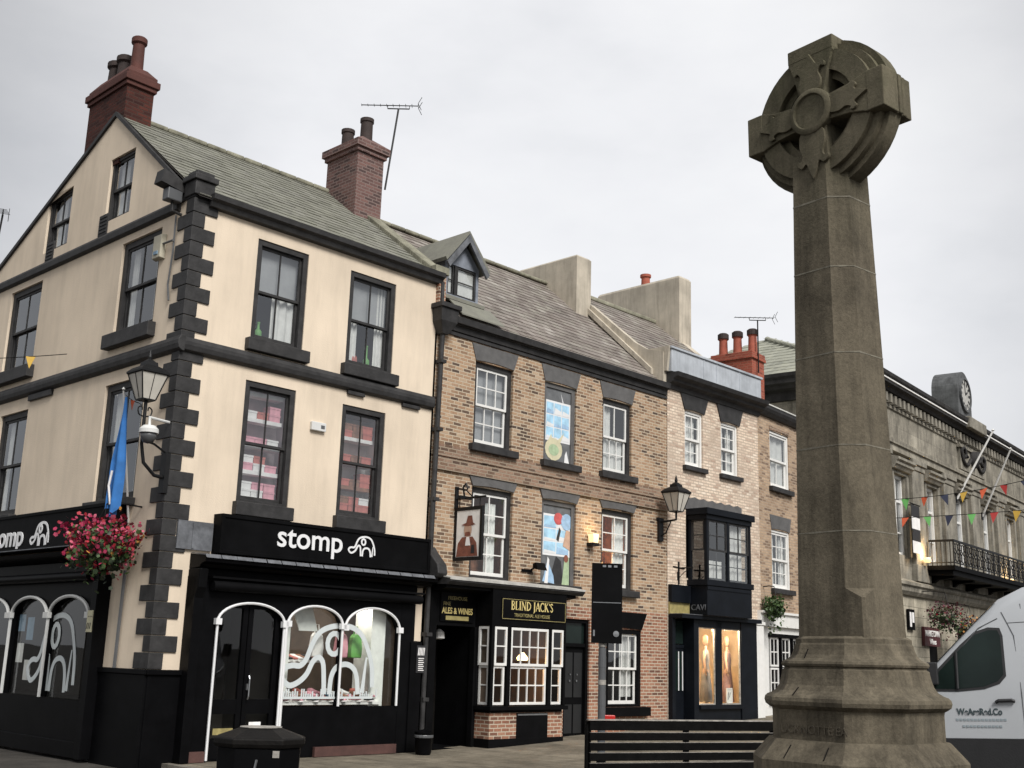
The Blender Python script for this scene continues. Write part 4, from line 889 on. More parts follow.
m = MB(b3); pts = [(8.72, 5.60)]+[(8.72+2.75*i/12, 5.6+.02*sin(i*1.3)) for i in range(1, 13)]+[(11.47, 5.88)]+[(11.47-2.75*i/14, 5.9+.05*(i % 2)) for i in range(15)]
m.poly(pts, -.04, .06); m.build('lintel', 'grey_paint')
# oriel
m = MB(b3); m.box(8.98, 11.08, -.62, .0, 3.72, 3.86); m.box(9.03, 11.03, -.58, .0, 3.0, 3.72); m.box(8.95, 11.12, -.66, .0, 5.46, 5.62); m.box(9.0, 11.06, -.60, 0, 5.34, 5.46)
for x in (9.03, 10.94): m.box(x, x+.09, -.58, -.49, 3.86, 5.34)
m.box(9.94, 10.03, -.58, -.5, 3.86, 5.34); m.box(9.03, 9.1, -.1, .0, 3.86, 5.34); m.box(10.96, 11.03, -.1, .0, 3.86, 5.34); ori = m.build('oriel', 'navy_paint', bevel=.008)
def osash(x0, x1, xf, nx):
    m = MB(b3, xf); zm = 4.58; bars(m, x0, x1, zm, 5.34, -.56, .045, .02, nx, 2, .035); bars(m, x0, x1, 3.87, zm+.02, -.53, .045, .02, nx, 2, .035); m.build('sash', 'charcoal_paint', ori)
    m = MB(b3, xf); m.face([(x0, -.54, 3.87), (x1, -.54, 3.87), (x1, -.54, 5.34), (x0, -.54, 5.34)]); m.build('pane', 'glass_old', ori)
osash(9.12, 9.94, None, 2); osash(10.03, 10.94, None, 2); osash(.1, .49, lambda p: (9.03+p[1]+.58, -p[0], p[2]), 1); osash(.1, .49, lambda p: (11.03-p[1]-.58, -p[0], p[2]), 1)
interior(b3, None, ori, 8.5, 11.5, .05, 2.0, 3.5, 5.8, 'room_dark', 'room')
m = MB(b3); drape(m, 10.12, 10.85, 3.9, 5.3, -.4, 4, .02); drape(m, 9.15, 9.9, 3.9, 4.35, -.42, 4, .02); m.build('curtain', 'curtain', ori)
text(b3, ori, 'CAVI', .2, (9.024, -.10, 3.12), 'grey_lead', rz=-pi/2, sx=1.0, extr=.004)
m = MB(b3); m.box(9.024, 11.0, -.6, -.58, 3.62, 3.70); m.build('oriel_ledge', 'navy_paint', ori)
# shopfront
m = MB(b3); m.box(8.2, 11.75, -.42, .0, 2.90, 2.99); m.box(8.2, 9.0, -.12, .02, 3.28, 3.7); m.box(8.2, 8.32, -.14, .06, .3, 2.9); m.box(8.86, 9.06, -.3, .05, .3, 2.9); m.box(9.80, 10.06, -.3, -.22, .78, 2.9); m.box(10.94, 11.68, -.3, -.23, .3, 2.9); m.box(11.62, 11.68, -.23, .02, .3, 2.9)
m.box(9.06, 10.9, -.36, .02, .78, .88); m.box(9.06, 10.9, -.28, .02, .3, .78); m.box(9.06, 10.9, -.3, -.2, 2.72, 2.9); m.box(8.2, 11.75, -.3, .02, 2.99, 3.0)
s3 = m.build('shopfront', 'navy_paint', bevel=.006)
m = MB(b3); m.box(8.2, 9.02, -.06, -.012, 2.99, 3.28); m.build('fascia_strip', 'dull_gold', s3)
m = MB(b3); m.box(8.2, 11.76, -.435, .0, 2.992, 3.006); m.build('lead_flashing', 'grey_lead', s3)
for x0, x1 in ((9.08, 9.80), (10.07, 10.93)):
    m = MB(b3); bars(m, x0, x1, .88, 2.72, -.27, .03, .02, 1, 1, .04); m.build('window_frame', 'pale_edge', s3)
    m = MB(b3); m.face([(x0, -.25, .88), (x1, -.25, .88), (x1, -.25, 2.72), (x0, -.25, 2.72)]); m.build('pane', 'glass_shop', s3)
interior(b3, None, s3, 9.0, 12.0, -.22, 2.0, .86, 2.86, 'shop_warm')
m = MB(b3); m.box(8.36, 8.84, .0, .05, .32, 2.2); m.box(8.36, 8.84, -.02, .05, 2.2, 2.28); dd = m.build('door', 'navy_paint')
m = MB(b3); m.box(8.44, 8.76, -.012, -.004, 1.2, 2.12); m.box(8.38, 8.82, .0, .03, 2.3, 2.85); m.build('door_glass', 'van_glass', dd)
m = MB(b3); m.box(8.60, 8.63, -.02, -.01, 1.2, 2.12); m.box(8.76, 8.79, -.02, -.01, 1.2, 2.12); m.build('door_bar', 'sign_white', dd)
m = MB(b3); m.box(11.78, 12.16, -.22, .0, .3, 2.88); m.box(11.72, 12.2, -.25, .0, 2.88, 2.96); m.build('pilaster', 'white_paint', s3, bevel=.008)
m = MB(b3); m.box(11.69, 11.775, -.2, .0, .3, 2.88); m.build('pilaster_gap', 'black_paint', s3)
for x in (9.37, 10.5, 10.62): m = MB(b3); m.lathe([(.035, 0), (.045, .06)], (x, .25, 2.66), 10); m.build('spotlight', 'bulb_warm', s3)
for x in (9.37, 10.56):
    l = D.lights.new('shop_spot', 'POINT'); l.energy = 32; l.color = (1, .80, .55); l.shadow_soft_size = .06; o = D.objects.new('shop_spot', l); C.objects.link(o); o.location = w(FO, x, -.1, 2.69)
def mannequin(u, dress, label, h=1.66):
    o = local('mannequin', label, 'mannequin', FO, u, .30, .86, None, 25)
    m = MB(o); S_ = [(-.0, 1.44, .035, .03), (.0, 1.34, .05, .04), (0, 1.31, .17, .06), (0, 1.22, .175, .085), (0, 1.08, .15, .09), (0, .95, .12, .075), (0, .82, .16, .1), (0, .7, .165, .1)]
    m.rings([[(x+rx*cos(2*pi*k/14), ry*sin(2*pi*k/14), z) for k in range(14)] for x, z, rx, ry in S_[::-1]]); 
    m.lathe([(.03, 1.42), (.06, 1.5), (.075, 1.58), (.065, 1.67), (.0, 1.71)], n=12)
    for s in (-1, 1):
        m.tube([(s*.16, 0, 1.29), (s*.215, .0, 1.08), (s*.23, -.03, .86), (s*.225, -.05, .74)], [.04, .036, .03, .022], 8)
        for k in range(4): m.tube([(s*.225+(k-1.5)*.013, -.05, .74), (s*.225+(k-1.5)*.014, -.058, .68-.008*(k in (1, 2)))], [.007, .005], 5)
        m.tube([(s*.21, -.06, .75), (s*.19, -.075, .70)], [.008, .006], 5); m.tube([(s*.08, 0, .7), (s*.08, 0, .3), (s*.08, 0, .03)], [.075, .05, .035], 8)
    m.build('body', 'mannequin_skin', smooth=True)
    m = MB(o); m.rings([[((rx*(1+.08*sin(k*2.4)*(1.3-z)))*cos(2*pi*k/28), ry*(1+.08*sin(k*2.4)*(1.3-z))*sin(2*pi*k/28), z) for k in range(28)] for z, rx, ry in ((.05, .20, .16), (.4, .175, .14), (.72, .165, .11), (.95, .13, .085), (1.1, .16, .10), (1.24, .178, .09), (1.33, .13, .06))]); m.build('dress', dress, smooth=True)
mannequin(10.22, 'dress_grey', 'mannequin in a long grey dress in the left half of the lit shop window'); mannequin(11.2, 'dress_rose', 'mannequin in a dusky pink outfit in the right half of the lit shop window')
pf = local('framed_picture', 'small white framed picture on the floor of the lit dress shop window', 'picture', FO, 10.66, -.1, .89)
m = MB(pf); bars(m, -.13, .13, 0, .38, -.02, .03, .02, 1, 1, .03); m.build('frame', 'goods_white'); m = MB(pf); m.box(-.1, .1, 0, .01, .03, .35); m.build('print', 'curtain'); m = MB(pf); m.ribbon([(-.05, .1), (-.03, .28), (.02, .15), (.05, .27)], .025, -.002); m.build('print_mark', 'paint_black')

# ================================================================== NARROW BRICK HOUSE
b4 = thing('brick_house', 'narrow tan brick house with a white ground floor, partly behind the stone cross', 'building', TO, 4.0, 3.5, .4)
NW = [(.95, 2.22, 6.74, 8.34), (.94, 2.14, 3.92, 5.54), (4.4, 5.6, 6.74, 8.34), (4.4, 5.6, 3.92, 5.54)]
m = MB(b4); wall_grid(m, -.05, 8.25, 2.9, 8.75, NW, reveal=.1); m.face([(-.05, 6, 0), (8.25, 6, 0), (8.25, 6, 8.8), (-.05, 6, 8.8)]); m.build('wall', 'street_brick')
m = MB(b4); wall_grid(m, -.05, 8.25, .2, 2.9, [(.62, 2.75, .95, 2.66), (3.6, 4.5, .3, 2.6), (5.2, 7.6, .9, 2.66)], reveal=.1); m.box(-.05, 8.25, -.1, .01, 2.88, 3.22); m.box(-.05, 8.25, -.16, .0, 3.22, 3.28); m.build('white_ground_floor', 'white_paint')
for k, (a0, a1, z0, z1) in enumerate(NW):
    top = k in (0, 2)
    sash_window(b4, None, a0, a1, z0, z1, frame='white_paint', sash='white_paint', fw=.07, b0=.03, up=(1, 1) if top else (3, 2), lo=(2, 1) if top else (3, 2), sill=(.1, .12, .14), bar=.025, rail=.06, curtain=('curtain', [(0, 1, 0, 1)] if top else [(.0, .35, 0, 1), (.65, 1, 0, 1)]))
    lintel(b4, None, a0, a1, z1+.005, z1+(.12 if top else .40), .02 if top else .1, 'grey_paint' if not top else 'band_brick', .015)
for a0, a1 in ((.64, 1.3), (1.36, 2.04), (2.1, 2.73), (5.22, 6.0), (6.1, 6.8), (6.9, 7.58)):
    m = MB(b4); m.box(a0, a1, .03, .05, .96, 2.65); f = m.build('window', 'black_paint')
    m = MB(b4); bars(m, a0+.07, a1-.07, 1.02, 1.8, -.0, .05, .03, 2, 2, .03); bars(m, a0+.07, a1-.07, 1.83, 2.6, -.0, .05, .03, 2, 2, .03); m.build('sash', 'white_paint', f)
m = MB(b4); m.box(.58, 2.78, -.05, .03, 2.6, 2.7); m.box(1.3, 1.36, -.05, .03, .95, 2.6); m.box(2.04, 2.1, -.05, .03, .95, 2.6); m.box(.55, 2.8, -.08, .03, .86, .95); m.build('window_surround', 'black_paint')
m = MB(b4); m.box(3.6, 4.5, .06, .1, .3, 2.6); m.build('door', 'black_paint')
m = MB(b4); prof = [(.02, 8.66), (-.08, 8.68), (-.16, 8.78), (-.2, 8.86), (-.2, 8.95), (.02, 8.95)]; m.prism(prof, .1, 8.2, 0); m.build('gutter', 'charcoal_paint')
m = MB(b4); m.prism([(-.22, 8.952), (-.02, 8.96), (-.02, 9.06), (-.2, 9.0)], -.05, 8.2, 0); m.build('lead_flashing', 'pale_lead')
rf = slates(b4, 'roof', 'pale_slate', -.02, 8.1, .0, 9.0, 3.0, 9.9, .3, .25, .014)
m = MB(b4); m.face([(-.05, 0, 8.9), (8.25, 0, 8.9), (8.25, 3, 9.85), (-.05, 3, 9.85)]); m.face([(-.05, 6, 8.8), (8.25, 6, 8.8), (8.25, 3, 9.85), (-.05, 3, 9.85)]); m.build('roof_boarding', 'pale_slate', rf)
CX, CY = 1.22, .62
m = MB(b4); m.box(CX, CX+.8, CY, CY+1.3, 8.8, 10.62); m.box(CX, CX+.55, CY-.1, CY+.02, 8.8, 9.8); ch = m.build('chimney', 'chimney_brick_red')
m = MB(b4); m.box(CX-.05, CX+.85, CY-.05, CY+1.35, 10.60, 10.70); m.box(CX-.03, CX+.83, CY-.03, CY+1.33, 10.7, 10.82); m.build('corbel', 'chimney_brick_red', ch, bevel=.01)
for y in (.16, .65, 1.12):
    m = MB(b4); m.lathe([(.14, 0), (.125, .56), (.15, .58), (.15, .70), (.11, .72), (.09, .72), (.08, .4)], (CX+.4, CY+y, 10.80), 14); p = m.build('chimney_pot', 'pot_red', ch, smooth='auto')
    m = MB(b4); m.lathe([(.14, .58), (.17, .60), (.17, .74), (.12, .78)], (CX+.4, CY+y, 10.80), 14); m.build('cowl', 'chimney_pot_dark', p)

# ================================================================== TOWN HALL
hall = thing('town_hall', 'sooty stone hall with a clock on its cornice, pilasters and an iron balcony', 'building', TO, 18.2, 5.5, .6)
H0, H1 = 8.25, 28.4
WC = [11.45, 14.9, 18.4, 22.05, 25.75]; PC = [9.55, 13.15, 16.75, 20.3, 23.95, 27.6]
HW = [(c-.62, c+.62, 5.75, 8.55) for c in WC]
m = MB(hall); wall_grid(m, H0, H1, 4.9, 10.95, HW, reveal=.25); m.face([(H0, 0, 4.4), (H0, 11, 4.4), (H0, 11, 11.0), (H0, 0, 11.0)]); m.face([(H1, 0, 0), (H1, 11, 0), (H1, 11, 11.0), (H1, 0, 11.0)]); m.face([(H0, 11, 0), (H1, 11, 0), (H1, 11, 11.0), (H0, 11, 11.0)])
m.build('wall', 'hall_stone')
GD = [(10.2, 11.3, .8, 3.4), (13.9, 15.4, .6, 3.2), (17.3, 19.4, .6, 3.5), (21.3, 22.8, .8, 3.4), (25, 26.5, .8, 3.4)]
m = MB(hall); wall_grid(m, H0, H1, 0, 4.4, GD, reveal=.3); m.build('ground_floor', 'pale_block')
m = MB(hall)
for (a0, a1, z0, z1) in GD: m = MB(hall); m.box(a0, a1, .2, .3, z0, z1); m.build('door', 'black_paint')
for c in PC: m = MB(hall); m.box(c-.62, c+.62, -.16, .02, 5.5, 8.9); m.box(c-.72, c+.72, -.22, .02, 4.9, 5.5); m.box(c-.68, c+.68, -.2, .02, 8.9, 9.1); m.box(c-.76, c+.76, -.26, .02, 9.1, 9.28); m.build('pilaster', 'hall_stone_plain', bevel=.02)
m = MB(hall); m.prism([(.0, 4.36), (-.1, 4.38), (-.2, 4.5), (-.22, 4.64), (-.3, 4.7), (-.3, 4.8), (.0, 4.94)], H0, H1, 0)
m.prism([(.0, 9.28), (-.2, 9.28), (-.2, 9.5), (-.27, 9.52), (-.27, 9.68), (-.14, 9.74), (-.14, 10.72), (-.2, 10.76), (-.2, 10.86), (.0, 10.9)], H0-.1, H1+.1, 0)
m.build('frieze', 'hall_stone')
m = MB(hall); prof = [(.0, 10.88), (-.1, 10.9), (-.1, 11.22), (-.36, 11.26), (-.42, 11.36), (-.56, 11.42), (-.57, 11.56), (-.64, 11.64), (-.66, 11.76), (.1, 11.9)]
m.prism(prof, H0-.3, H1+.6, 0)
m.xf = lambda p: (H0+p[1], -p[0], p[2]); m.prism(prof, -11, .3, 0); m.build('cornice', 'sooty_stone')
m = MB(hall); m.prism([(-.575, 11.51), (-.60, 11.52), (-.60, 11.56), (-.59, 11.57)], H0-.5, H1+.6, 0); m.build('cornice_edge', 'curtain')
m = MB(hall); x = H0+.1
while x < H1: m.box(x, x+.2, -.34, -.08, 10.9, 11.2); x += .44
m.build('dentils', 'hall_stone_plain')
m = MB(hall); m.xf = lambda p: (H0+p[1], -p[0], p[2]); m.prism([(.0, 10.2), (-.09, 10.22), (-.09, 10.3), (.0, 10.34)], -11, 0.0, 0); m.build('side_band', 'hall_stone_plain')
for (a0, a1, z0, z1), c in zip(HW, WC):
    m = MB(hall); m.box(a0, a0+.1, .1, .24, z0, z1); m.box(a1-.1, a1, .1, .24, z0, z1); m.box(a0, a1, .1, .24, z1-.1, z1); m.box(a0, a1, .1, .24, z0, z0+.1); m.box(c-.05, c+.05, .12, .22, z0, z1); m.box(a0, a1, .12, .22, 7.6, 7.68); m.box(a0, a1, .12, .22, 6.5, 6.55); f = m.build('window', 'white_paint')
    m = MB(hall); m.face([(a0, .18, z0), (a1, .18, z0), (a1, .18, z1), (a0, .18, z1)]); m.build('pane', 'glass_old', f)
    m = MB(hall); drape(m, a0+.12, a0+.5, z0, z1, .5, 3, .03); drape(m, a1-.5, a1-.12, z0, z1, .5, 3, .03); m.build('curtain', 'curtain', f)
    interior(hall, None, f, a0-.4, a1+.4, .26, 1.8, z0-.2, z1+.2, 'room_dark', 'room')
    m = MB(hall); m.box(c-.80, c+.80, -.08, .02, 8.56, 8.66); m.box(c-.84, c-.66, -.1, .02, 5.7, 8.56); m.box(c+.66, c+.84, -.1, .02, 5.7, 8.56)
    m.prism([(.0, 8.66), (-.18, 8.68), (-.24, 8.78), (-.3, 8.82), (-.3, 8.92), (-.38, 8.97), (-.38, 9.06), (.0, 9.12)], c-.92, c+.92, 0); m.build('window_hood', 'hall_stone_plain', f, bevel=.01)
# carved arms on the frieze
m = MB(hall); c = 19.9
m.box(c-1.7, c+1.7, -.24, -.1, 9.75, 10.75); m.box(c-1.85, c+1.85, -.32, -.1, 10.62, 10.74); pn = m.build('carved_panel', 'hall_stone_plain')
m = MB(hall)
for s in (-1, 1):
    m.tube([(c+s*x, -.28, z) for x, z in spline([(.4, 10.3), (.9, 10.0), (1.4, 10.1), (1.6, 10.5), (1.25, 10.65), (1.05, 10.4), (1.3, 10.25)], 5)], .075, 6); m.tube([(c+s*x, -.27, z) for x, z in spline([(.5, 10.7), (.9, 10.75), (1.0, 10.45), (.75, 10.35)], 5)], .06, 6)
m.lathe([(.0, -.42), (.25, -.3), (.34, 0), (.34, .3), (.0, .34)], (c, -.2, 10.35), 12, sq=1); m.build('carving', 'sooty_stone', pn, smooth=True)
# clock turret
K0, K1, KD = 18.35, 20.15, 1.05; kc = (K0+K1)/2; kr = (K1-K0)/2
m = MB(hall); prof = [(K0, 11.7), (K1, 11.7), (K1, 13.0)]+[(kc+kr*cos(t), 13.06+kr*.98*sin(t)) for t in [pi*i/14 for i in range(15)]]+[(K0, 13.0)]
m.prism([(p[0], p[1]) for p in prof], -.25, KD-.25, 1); ck = m.build('clock_turret', 'turret_stone')
m = MB(hall); m.box(K0-.15, K1+.35, -.72, -.2, 11.40, 11.86); m.build('turret_base', 'hall_stone_plain', ck, bevel=.03)
def disc(mb, r0, r1, b0, b1, n=32):
    mb.rings([[(kc+r*cos(2*pi*k/n), b, 12.98+r*sin(2*pi*k/n)) for k in range(n)] for r, b in ((r0, b1), (r0, b0), (r1, b0), (r1, b1))], False)
m = MB(hall); disc(m, .64, .74, -.34, -.24); m.build('clock_rim', 'turret_stone', ck)
m = MB(hall); m.rings([[(kc+.64*cos(2*pi*k/32), b, 12.98+.64*sin(2*pi*k/32)) for k in range(32)] for b in (-.24, -.29)]); fc = m.build('clock_face', 'pale_lead', ck)
m = MB(hall)
for k in range(12):
    t = 2*pi*k/12; m = MB(hall); m.ribbon([(kc+.42*cos(t), 12.98+.42*sin(t)), (kc+.6*cos(t), 12.98+.6*sin(t))], .1, -.30); m.build('hour_mark', 'paint_black', fc)
m = MB(hall); m.ribbon([(kc, 12.98), (kc+.28, 13.12)], .08, -.305); m.ribbon([(kc, 12.98), (kc-.06, 13.48)], .05, -.31); m.build('clock_hands', 'paint_black', fc)
# slate roof
m = MB(hall); m.face([(H0-.2, .1, 11.85), (H1, .1, 11.85), (H1-4, 5.5, 14.6), (H0+4.6, 5.5, 14.6)]); m.face([(H0-.2, 11, 11.85), (H0-.2, .1, 11.85), (H0+4.6, 5.5, 14.6)]); m.face([(H0-.2, 11, 11.85), (H1, 11, 11.85), (H1-4, 5.5, 14.6), (H0+4.6, 5.5, 14.6)]); m.build('roof_boarding', 'pale_slate')
slates(hall, 'roof', 'pale_slate', 0, 0, .1, 11.87, 5.5, 14.63, .5, .4, .016, clip=lambda t: (H0-.2+4.8*t, H1-4*t))
slates(hall, 'hip_roof', 'pale_slate', 0, 0, -(H0-.2), 11.87, -(H0+4.6), 14.63, .5, .4, .016, xf=lambda p: (-p[1], p[0], p[2]), clip=lambda t: (.1+5.4*t, 11-5.5*t))
m = MB(hall); m.tube([(H0+4.6, 5.5, 14.66), (H1-4, 5.5, 14.66)], .12, 8); m.tube([(H0-.2, .1, 11.9), (H0+4.6, 5.5, 14.66)], .1, 8); m.build('ridge_tiles', 'pale_slate')
# balcony
B0, B1, BP = 13.45, 26.4, 1.2
m = MB(hall); m.box(B0, B1, -BP, .0, 5.36, 5.52); m.box(B0+.1, B1-.1, -BP+.1, 0, 5.18, 5.36)
for k in range(6): x = B0+.5+k*2.35; m.prism([(.0, 4.94), (-.25, 4.94), (-.4, 5.05), (-.95, 5.1), (-1.0, 5.18), (.0, 5.18)], x, x+.25, 0)
bal = m.build('balcony', 'black_paint')  # slab coloured black to paint in the shade beneath it
m = MB(hall)
m.box(B0, B1, -BP, -BP+.05, 6.36, 6.44); m.box(B0, B1, -BP+.01, -BP+.04, 5.6, 5.64); m.box(B0, B0+.05, -BP+.05, -.3, 6.36, 6.44); m.box(B0, B0+.04, -BP+.05, -.3, 5.6, 5.64)
x = B0
while x < B1:
    m.box(x-.025, x+.025, -BP+.005, -BP+.045, 5.52, 6.36)
    cx = x+.36
    for (cz, r) in ((6.17, .15), (5.83, .17)): m.tube([(cx+r*cos(2*pi*k/12), -BP+.025, cz+r*sin(2*pi*k/12)) for k in range(13)], .02, 4)
    for s in (-1, 1): m.tube([(cx+s*p, -BP+.025, q) for p, q in spline([(.34, 5.62), (.12, 5.85), (.3, 6.05), (.1, 6.2), (.34, 6.36)], 4)], .018, 4)
    x += .72
for k in range(7): y = -BP+.15+k*.16; m.box(B0+.01, B0+.04, y-.012, y+.012, 5.52, 6.36)
m.build('balcony_railing', 'cast_iron', bal)
for u, y, e in ((13.1, -.35, 22), (23.95, -.4, 16)):
    m = MB(hall); m.lathe([(.1, 0), (.13, .1), (.1, .18)], (u, y, 5.6), 10); lp = m.build('wall_uplight', 'bulb_soft')
    l = D.lights.new('uplight', 'POINT'); l.energy = e; l.color = (1, .7, .36); l.shadow_soft_size = .1; o = D.objects.new('uplight', l); C.objects.link(o); o.location = w(TO, u, y-.05, 5.9)
m = MB(hall); m.box(13.1, 14.8, -.12, -.02, 2.70, 3.36); sg = m.build('sign_board', 'maroon_board')
text(hall, sg, 'MARKETOWN', .30, (13.17, -.125, 3.04), 'curtain', off=.004, sx=.8); text(hall, sg, 'Wines', .27, (13.62, -.125, 2.77), 'curtain', off=.004)
m = MB(hall); m.box(11.6, 12.2, -.1, -.02, 3.2, 3.9); s2 = m.build('notice_board', 'black_paint'); m = MB(hall); m.box(11.68, 11.85, -.11, -.1, 3.3, 3.8); m.box(11.92, 12.12, -.11, -.1, 3.45, 3.8); m.build('notice', 'goods_white', s2)
# terrace beyond the hall
far = thing('stone_house', 'tall dark stone house at the far right end of the street', 'building', TO, 32, 5, .7)
m = MB(far); wall_grid(m, 28.5, 36, 0, 10.4, [(30, 31.2, 5.6, 8), (33, 34.2, 5.6, 8), (30, 31.2, 1.5, 3.8), (33, 34.2, 1.5, 3.8)]); m.face([(28.5, 0, 0), (28.5, 10, 0), (28.5, 10, 10.4), (28.5, 0, 10.4)]); m.face([(36, 0, 0), (36, 10, 0), (36, 10, 10.4), (36, 0, 10.4)]); m.face([(28.5, 10, 0), (36, 10, 0), (36, 10, 10.4), (28.5, 10, 10.4)]); m.build('wall', 'street_brick')
for a0, a1, z0, z1 in ((30, 31.2, 5.6, 8), (33, 34.2, 5.6, 8), (30, 31.2, 1.5, 3.8), (33, 34.2, 1.5, 3.8)): sash_window(far, None, a0, a1, z0, z1, frame='white_paint', sash='white_paint', up=(2, 1), lo=(2, 1))
slates(far, 'roof', 'brown_slate', 28.4, 36.1, -.2, 10.4, 5, 13.2, .5, .4, .02)
m = MB(far); m.face([(28.4, -.2, 10.38), (36.1, -.2, 10.38), (36.1, 5, 13.18), (28.4, 5, 13.18)]); m.face([(28.4, 10.2, 10.38), (36.1, 10.2, 10.38), (36.1, 5, 13.18), (28.4, 5, 13.18)]); m.build('rear_roof', 'brown_slate')

# ================================================================== STONE CROSS
cr = local('market_cross', 'weathered brown stone market cross with a ringed wheel head on a moulded plinth', 'stone cross', XO, 0, 0, 0)
def oct_ring(hw, hd, c, z):
    return [(-hw+c, -hd, z), (hw-c, -hd, z), (hw, -hd+c, z), (hw, hd-c, z), (hw-c, hd, z), (-hw+c, hd, z), (-hw, hd-c, z), (-hw, -hd+c, z)]
cr.rotation_euler = (Matrix.Rotation(R(-.62), 4, Vector((.27, .96, 0))) @ Matrix.Rotation(R(XO[2]), 4, 'Z')).to_euler()   # it leans a touch to the left
G = ground_z(3, 10)
m = MB(cr)
for z0, z1, h in ((0, .22, 1.75), (.22, .46, 1.35)): m.rings([oct_ring(h, h, h*.55, z0), oct_ring(h, h, h*.55, z1-.02), oct_ring(h-.02, h-.02, h*.55, z1)])
m.build('step', 'cross_stone', bevel=.015)
m = MB(cr); m.rings([oct_ring(.785, .785, .40, .46), oct_ring(.785, .785, .40, 1.12), oct_ring(.77, .77, .39, 1.14), oct_ring(.665, .655, .33, 1.27), oct_ring(.65, .64, .32, 1.28)]); m.build('lower_base', 'cross_stone', bevel=.01)
m = MB(cr)
pr = [(.69, 1.22), (.69, 1.49), (.695, 1.515), (.72, 1.528), (.748, 1.548), (.757, 1.58), (.75, 1.608), (.73, 1.627), (.695, 1.64), (.655, 1.665), (.625, 1.71), (.61, 1.76), (.602, 1.80), (.60, 1.81), (.597, 1.832), (.577, 1.842), (.577, 1.855), (.594, 1.862), (.602, 1.88), (.594, 1.90), (.575, 1.908), (.54, 1.925), (.512, 1.955), (.495, 1.995), (.485, 2.035), (.475, 2.05), (.475, 2.085), (.445, 2.105)]
m.rings([oct_ring(r*.925, r*.90, r*.48, z) for r, z in pr]); m.build('plinth', 'cross_stone')
text(cr, None, 'UCKNOTTE EA', .095, (-.30, -.6275, 1.33), 'carved_stone', sx=.98, extr=.003, name='inscription').parent = cr
for pts in ([(-.12, -.462, 2.0), (-.125, -.51, 1.925)], [(-.13, -.60, 1.69), (-.14, -.665, 1.63)], [(-.16, -.685, 1.24), (-.17, -.768, 1.145), (-.17, -.787, .9)], [(.2, -.685, 1.24), (.205, -.768, 1.145)]): m = MB(cr); m.tube(pts, .005, 5); m.build('joint', 'wood_dark')
m = MB(cr); ZS = [2.10, 2.44, 2.48, 6.20]
def shaft(z):
    t = (z-2.1)/4.1; return .333-.075*t, .303-.068*t
def one_ring(hw, hd, c, z):     # only the right hand front corner carries the broad chamfer
    e = .012
    return [(-hw+e, -hd, z), (hw-c, -hd, z), (hw, -hd+c, z), (hw, hd-e, z), (hw-e, hd, z), (-hw+e, hd, z), (-hw, hd-e, z), (-hw, -hd+e, z)]
def sring(z, c): hw, hd = shaft(z); return one_ring(hw, hd, c, z)
R_ = [sring(2.10, .02), sring(2.42, .02), sring(2.50, .17)]
z = 2.5
R_ += [sring(z, .17-.03*(z-2.5)/3.7) for z in (3.0, 3.6, 4.2, 4.8, 5.4, 6.0, 6.52)]
m.rings(R_); m.build('shaft', 'cross_stone')
for z in (2.98, 3.72, 4.55, 5.35, 6.02):
    m = MB(cr); hw, hd = shaft(z); c = .17-.03*(z-2.5)/3.7
    P = one_ring(hw+.0025, hd+.0025, c, 0); n = 40; top = []; bot = []
    for k in range(8):
        a, b = Vector(P[k]), Vector(P[(k+1) % 8])
        for j in range(5):
            q = a.lerp(b, j/5); h = .003+.006*random.random(); top.append((q.x, q.y, z+h)); bot.append((q.x, q.y, z-h))
    m.rings([bot, top], False); m.build('mortar_joint', 'mortar_pale')
# wheel head
HZ = 6.90; hd = .235
m = MB(cr)
def ringsec(ro, ri, d0, d1, n=48):
    m.rings([[(r*cos(2*pi*k/n), y, HZ+r*sin(2*pi*k/n)) for k in range(n)] for r, y in ((ri, -d0), (ro, -d0), (ro, d0), (ri, d0), (ri, -d0))], False)
ringsec(.745, .67, .085, 0); ringsec(.69, .585, .15, 0); ringsec(.625, .43, .205, 0); ringsec(.45, .36, .14, 0); m.build('wheel', 'cross_stone', smooth='auto')
def arm(rot, ln, e=.25):
    P = [(.125, .0), (.145*(.5+2*e), .22), (.75*e, .40), (.94*e, .54), (e, .56), (e, ln)]
    pr_ = [(-x, y) for x, y in P]+[(x, y) for x, y in P[::-1]]; c, s = cos(rot), sin(rot)
    f = lambda p: (p[0]*c+p[1]*s, HZ-p[0]*s+p[1]*c)
    m.prism([f(p) for p in pr_], -hd, hd, 1)
m = MB(cr)
for k, ln in ((0, .70), (1, .735), (3, .735)): arm(k*pi/2, ln, .25 if k == 0 else .195)
P = [(.13, .0), (.145, .22), (.165, .40), (.185, .60), (.19, .74)]
m.prism([(-x, HZ-y) for x, y in P]+[(.112, HZ-.80), (.112, HZ-.60), (.15, HZ-.45)]+[(x, HZ-y) for x, y in P[:2][::-1]], -hd+.0, hd-.02, 1); m.build('arms', 'cross_stone', bevel=.008)
for k in (0, 1, 3):     # ribbed ends of the arms
    m = MB(cr); c, s = cos(k*pi/2), sin(k*pi/2)
    L1 = .72 if k == 0 else .755; E_ = .252 if k == 0 else .197; f = lambda p: (p[0]*c+p[1]*s, HZ-p[0]*s+p[1]*c)
    m.prism([f(p) for p in ((-E_, .58), (-E_, L1), (E_, L1), (E_, .58))], -.238, .0, 1)
    for j, y in enumerate((.045, .12, .195)):
        m.prism([f(p) for p in ((-E_+.004, .58), (-E_+.004, L1-.012*j), (E_-.004, L1-.012*j), (E_-.004, .58))], y-.028, y+.028, 1)
    m.build('arm_end', 'cross_stone', bevel=.01)
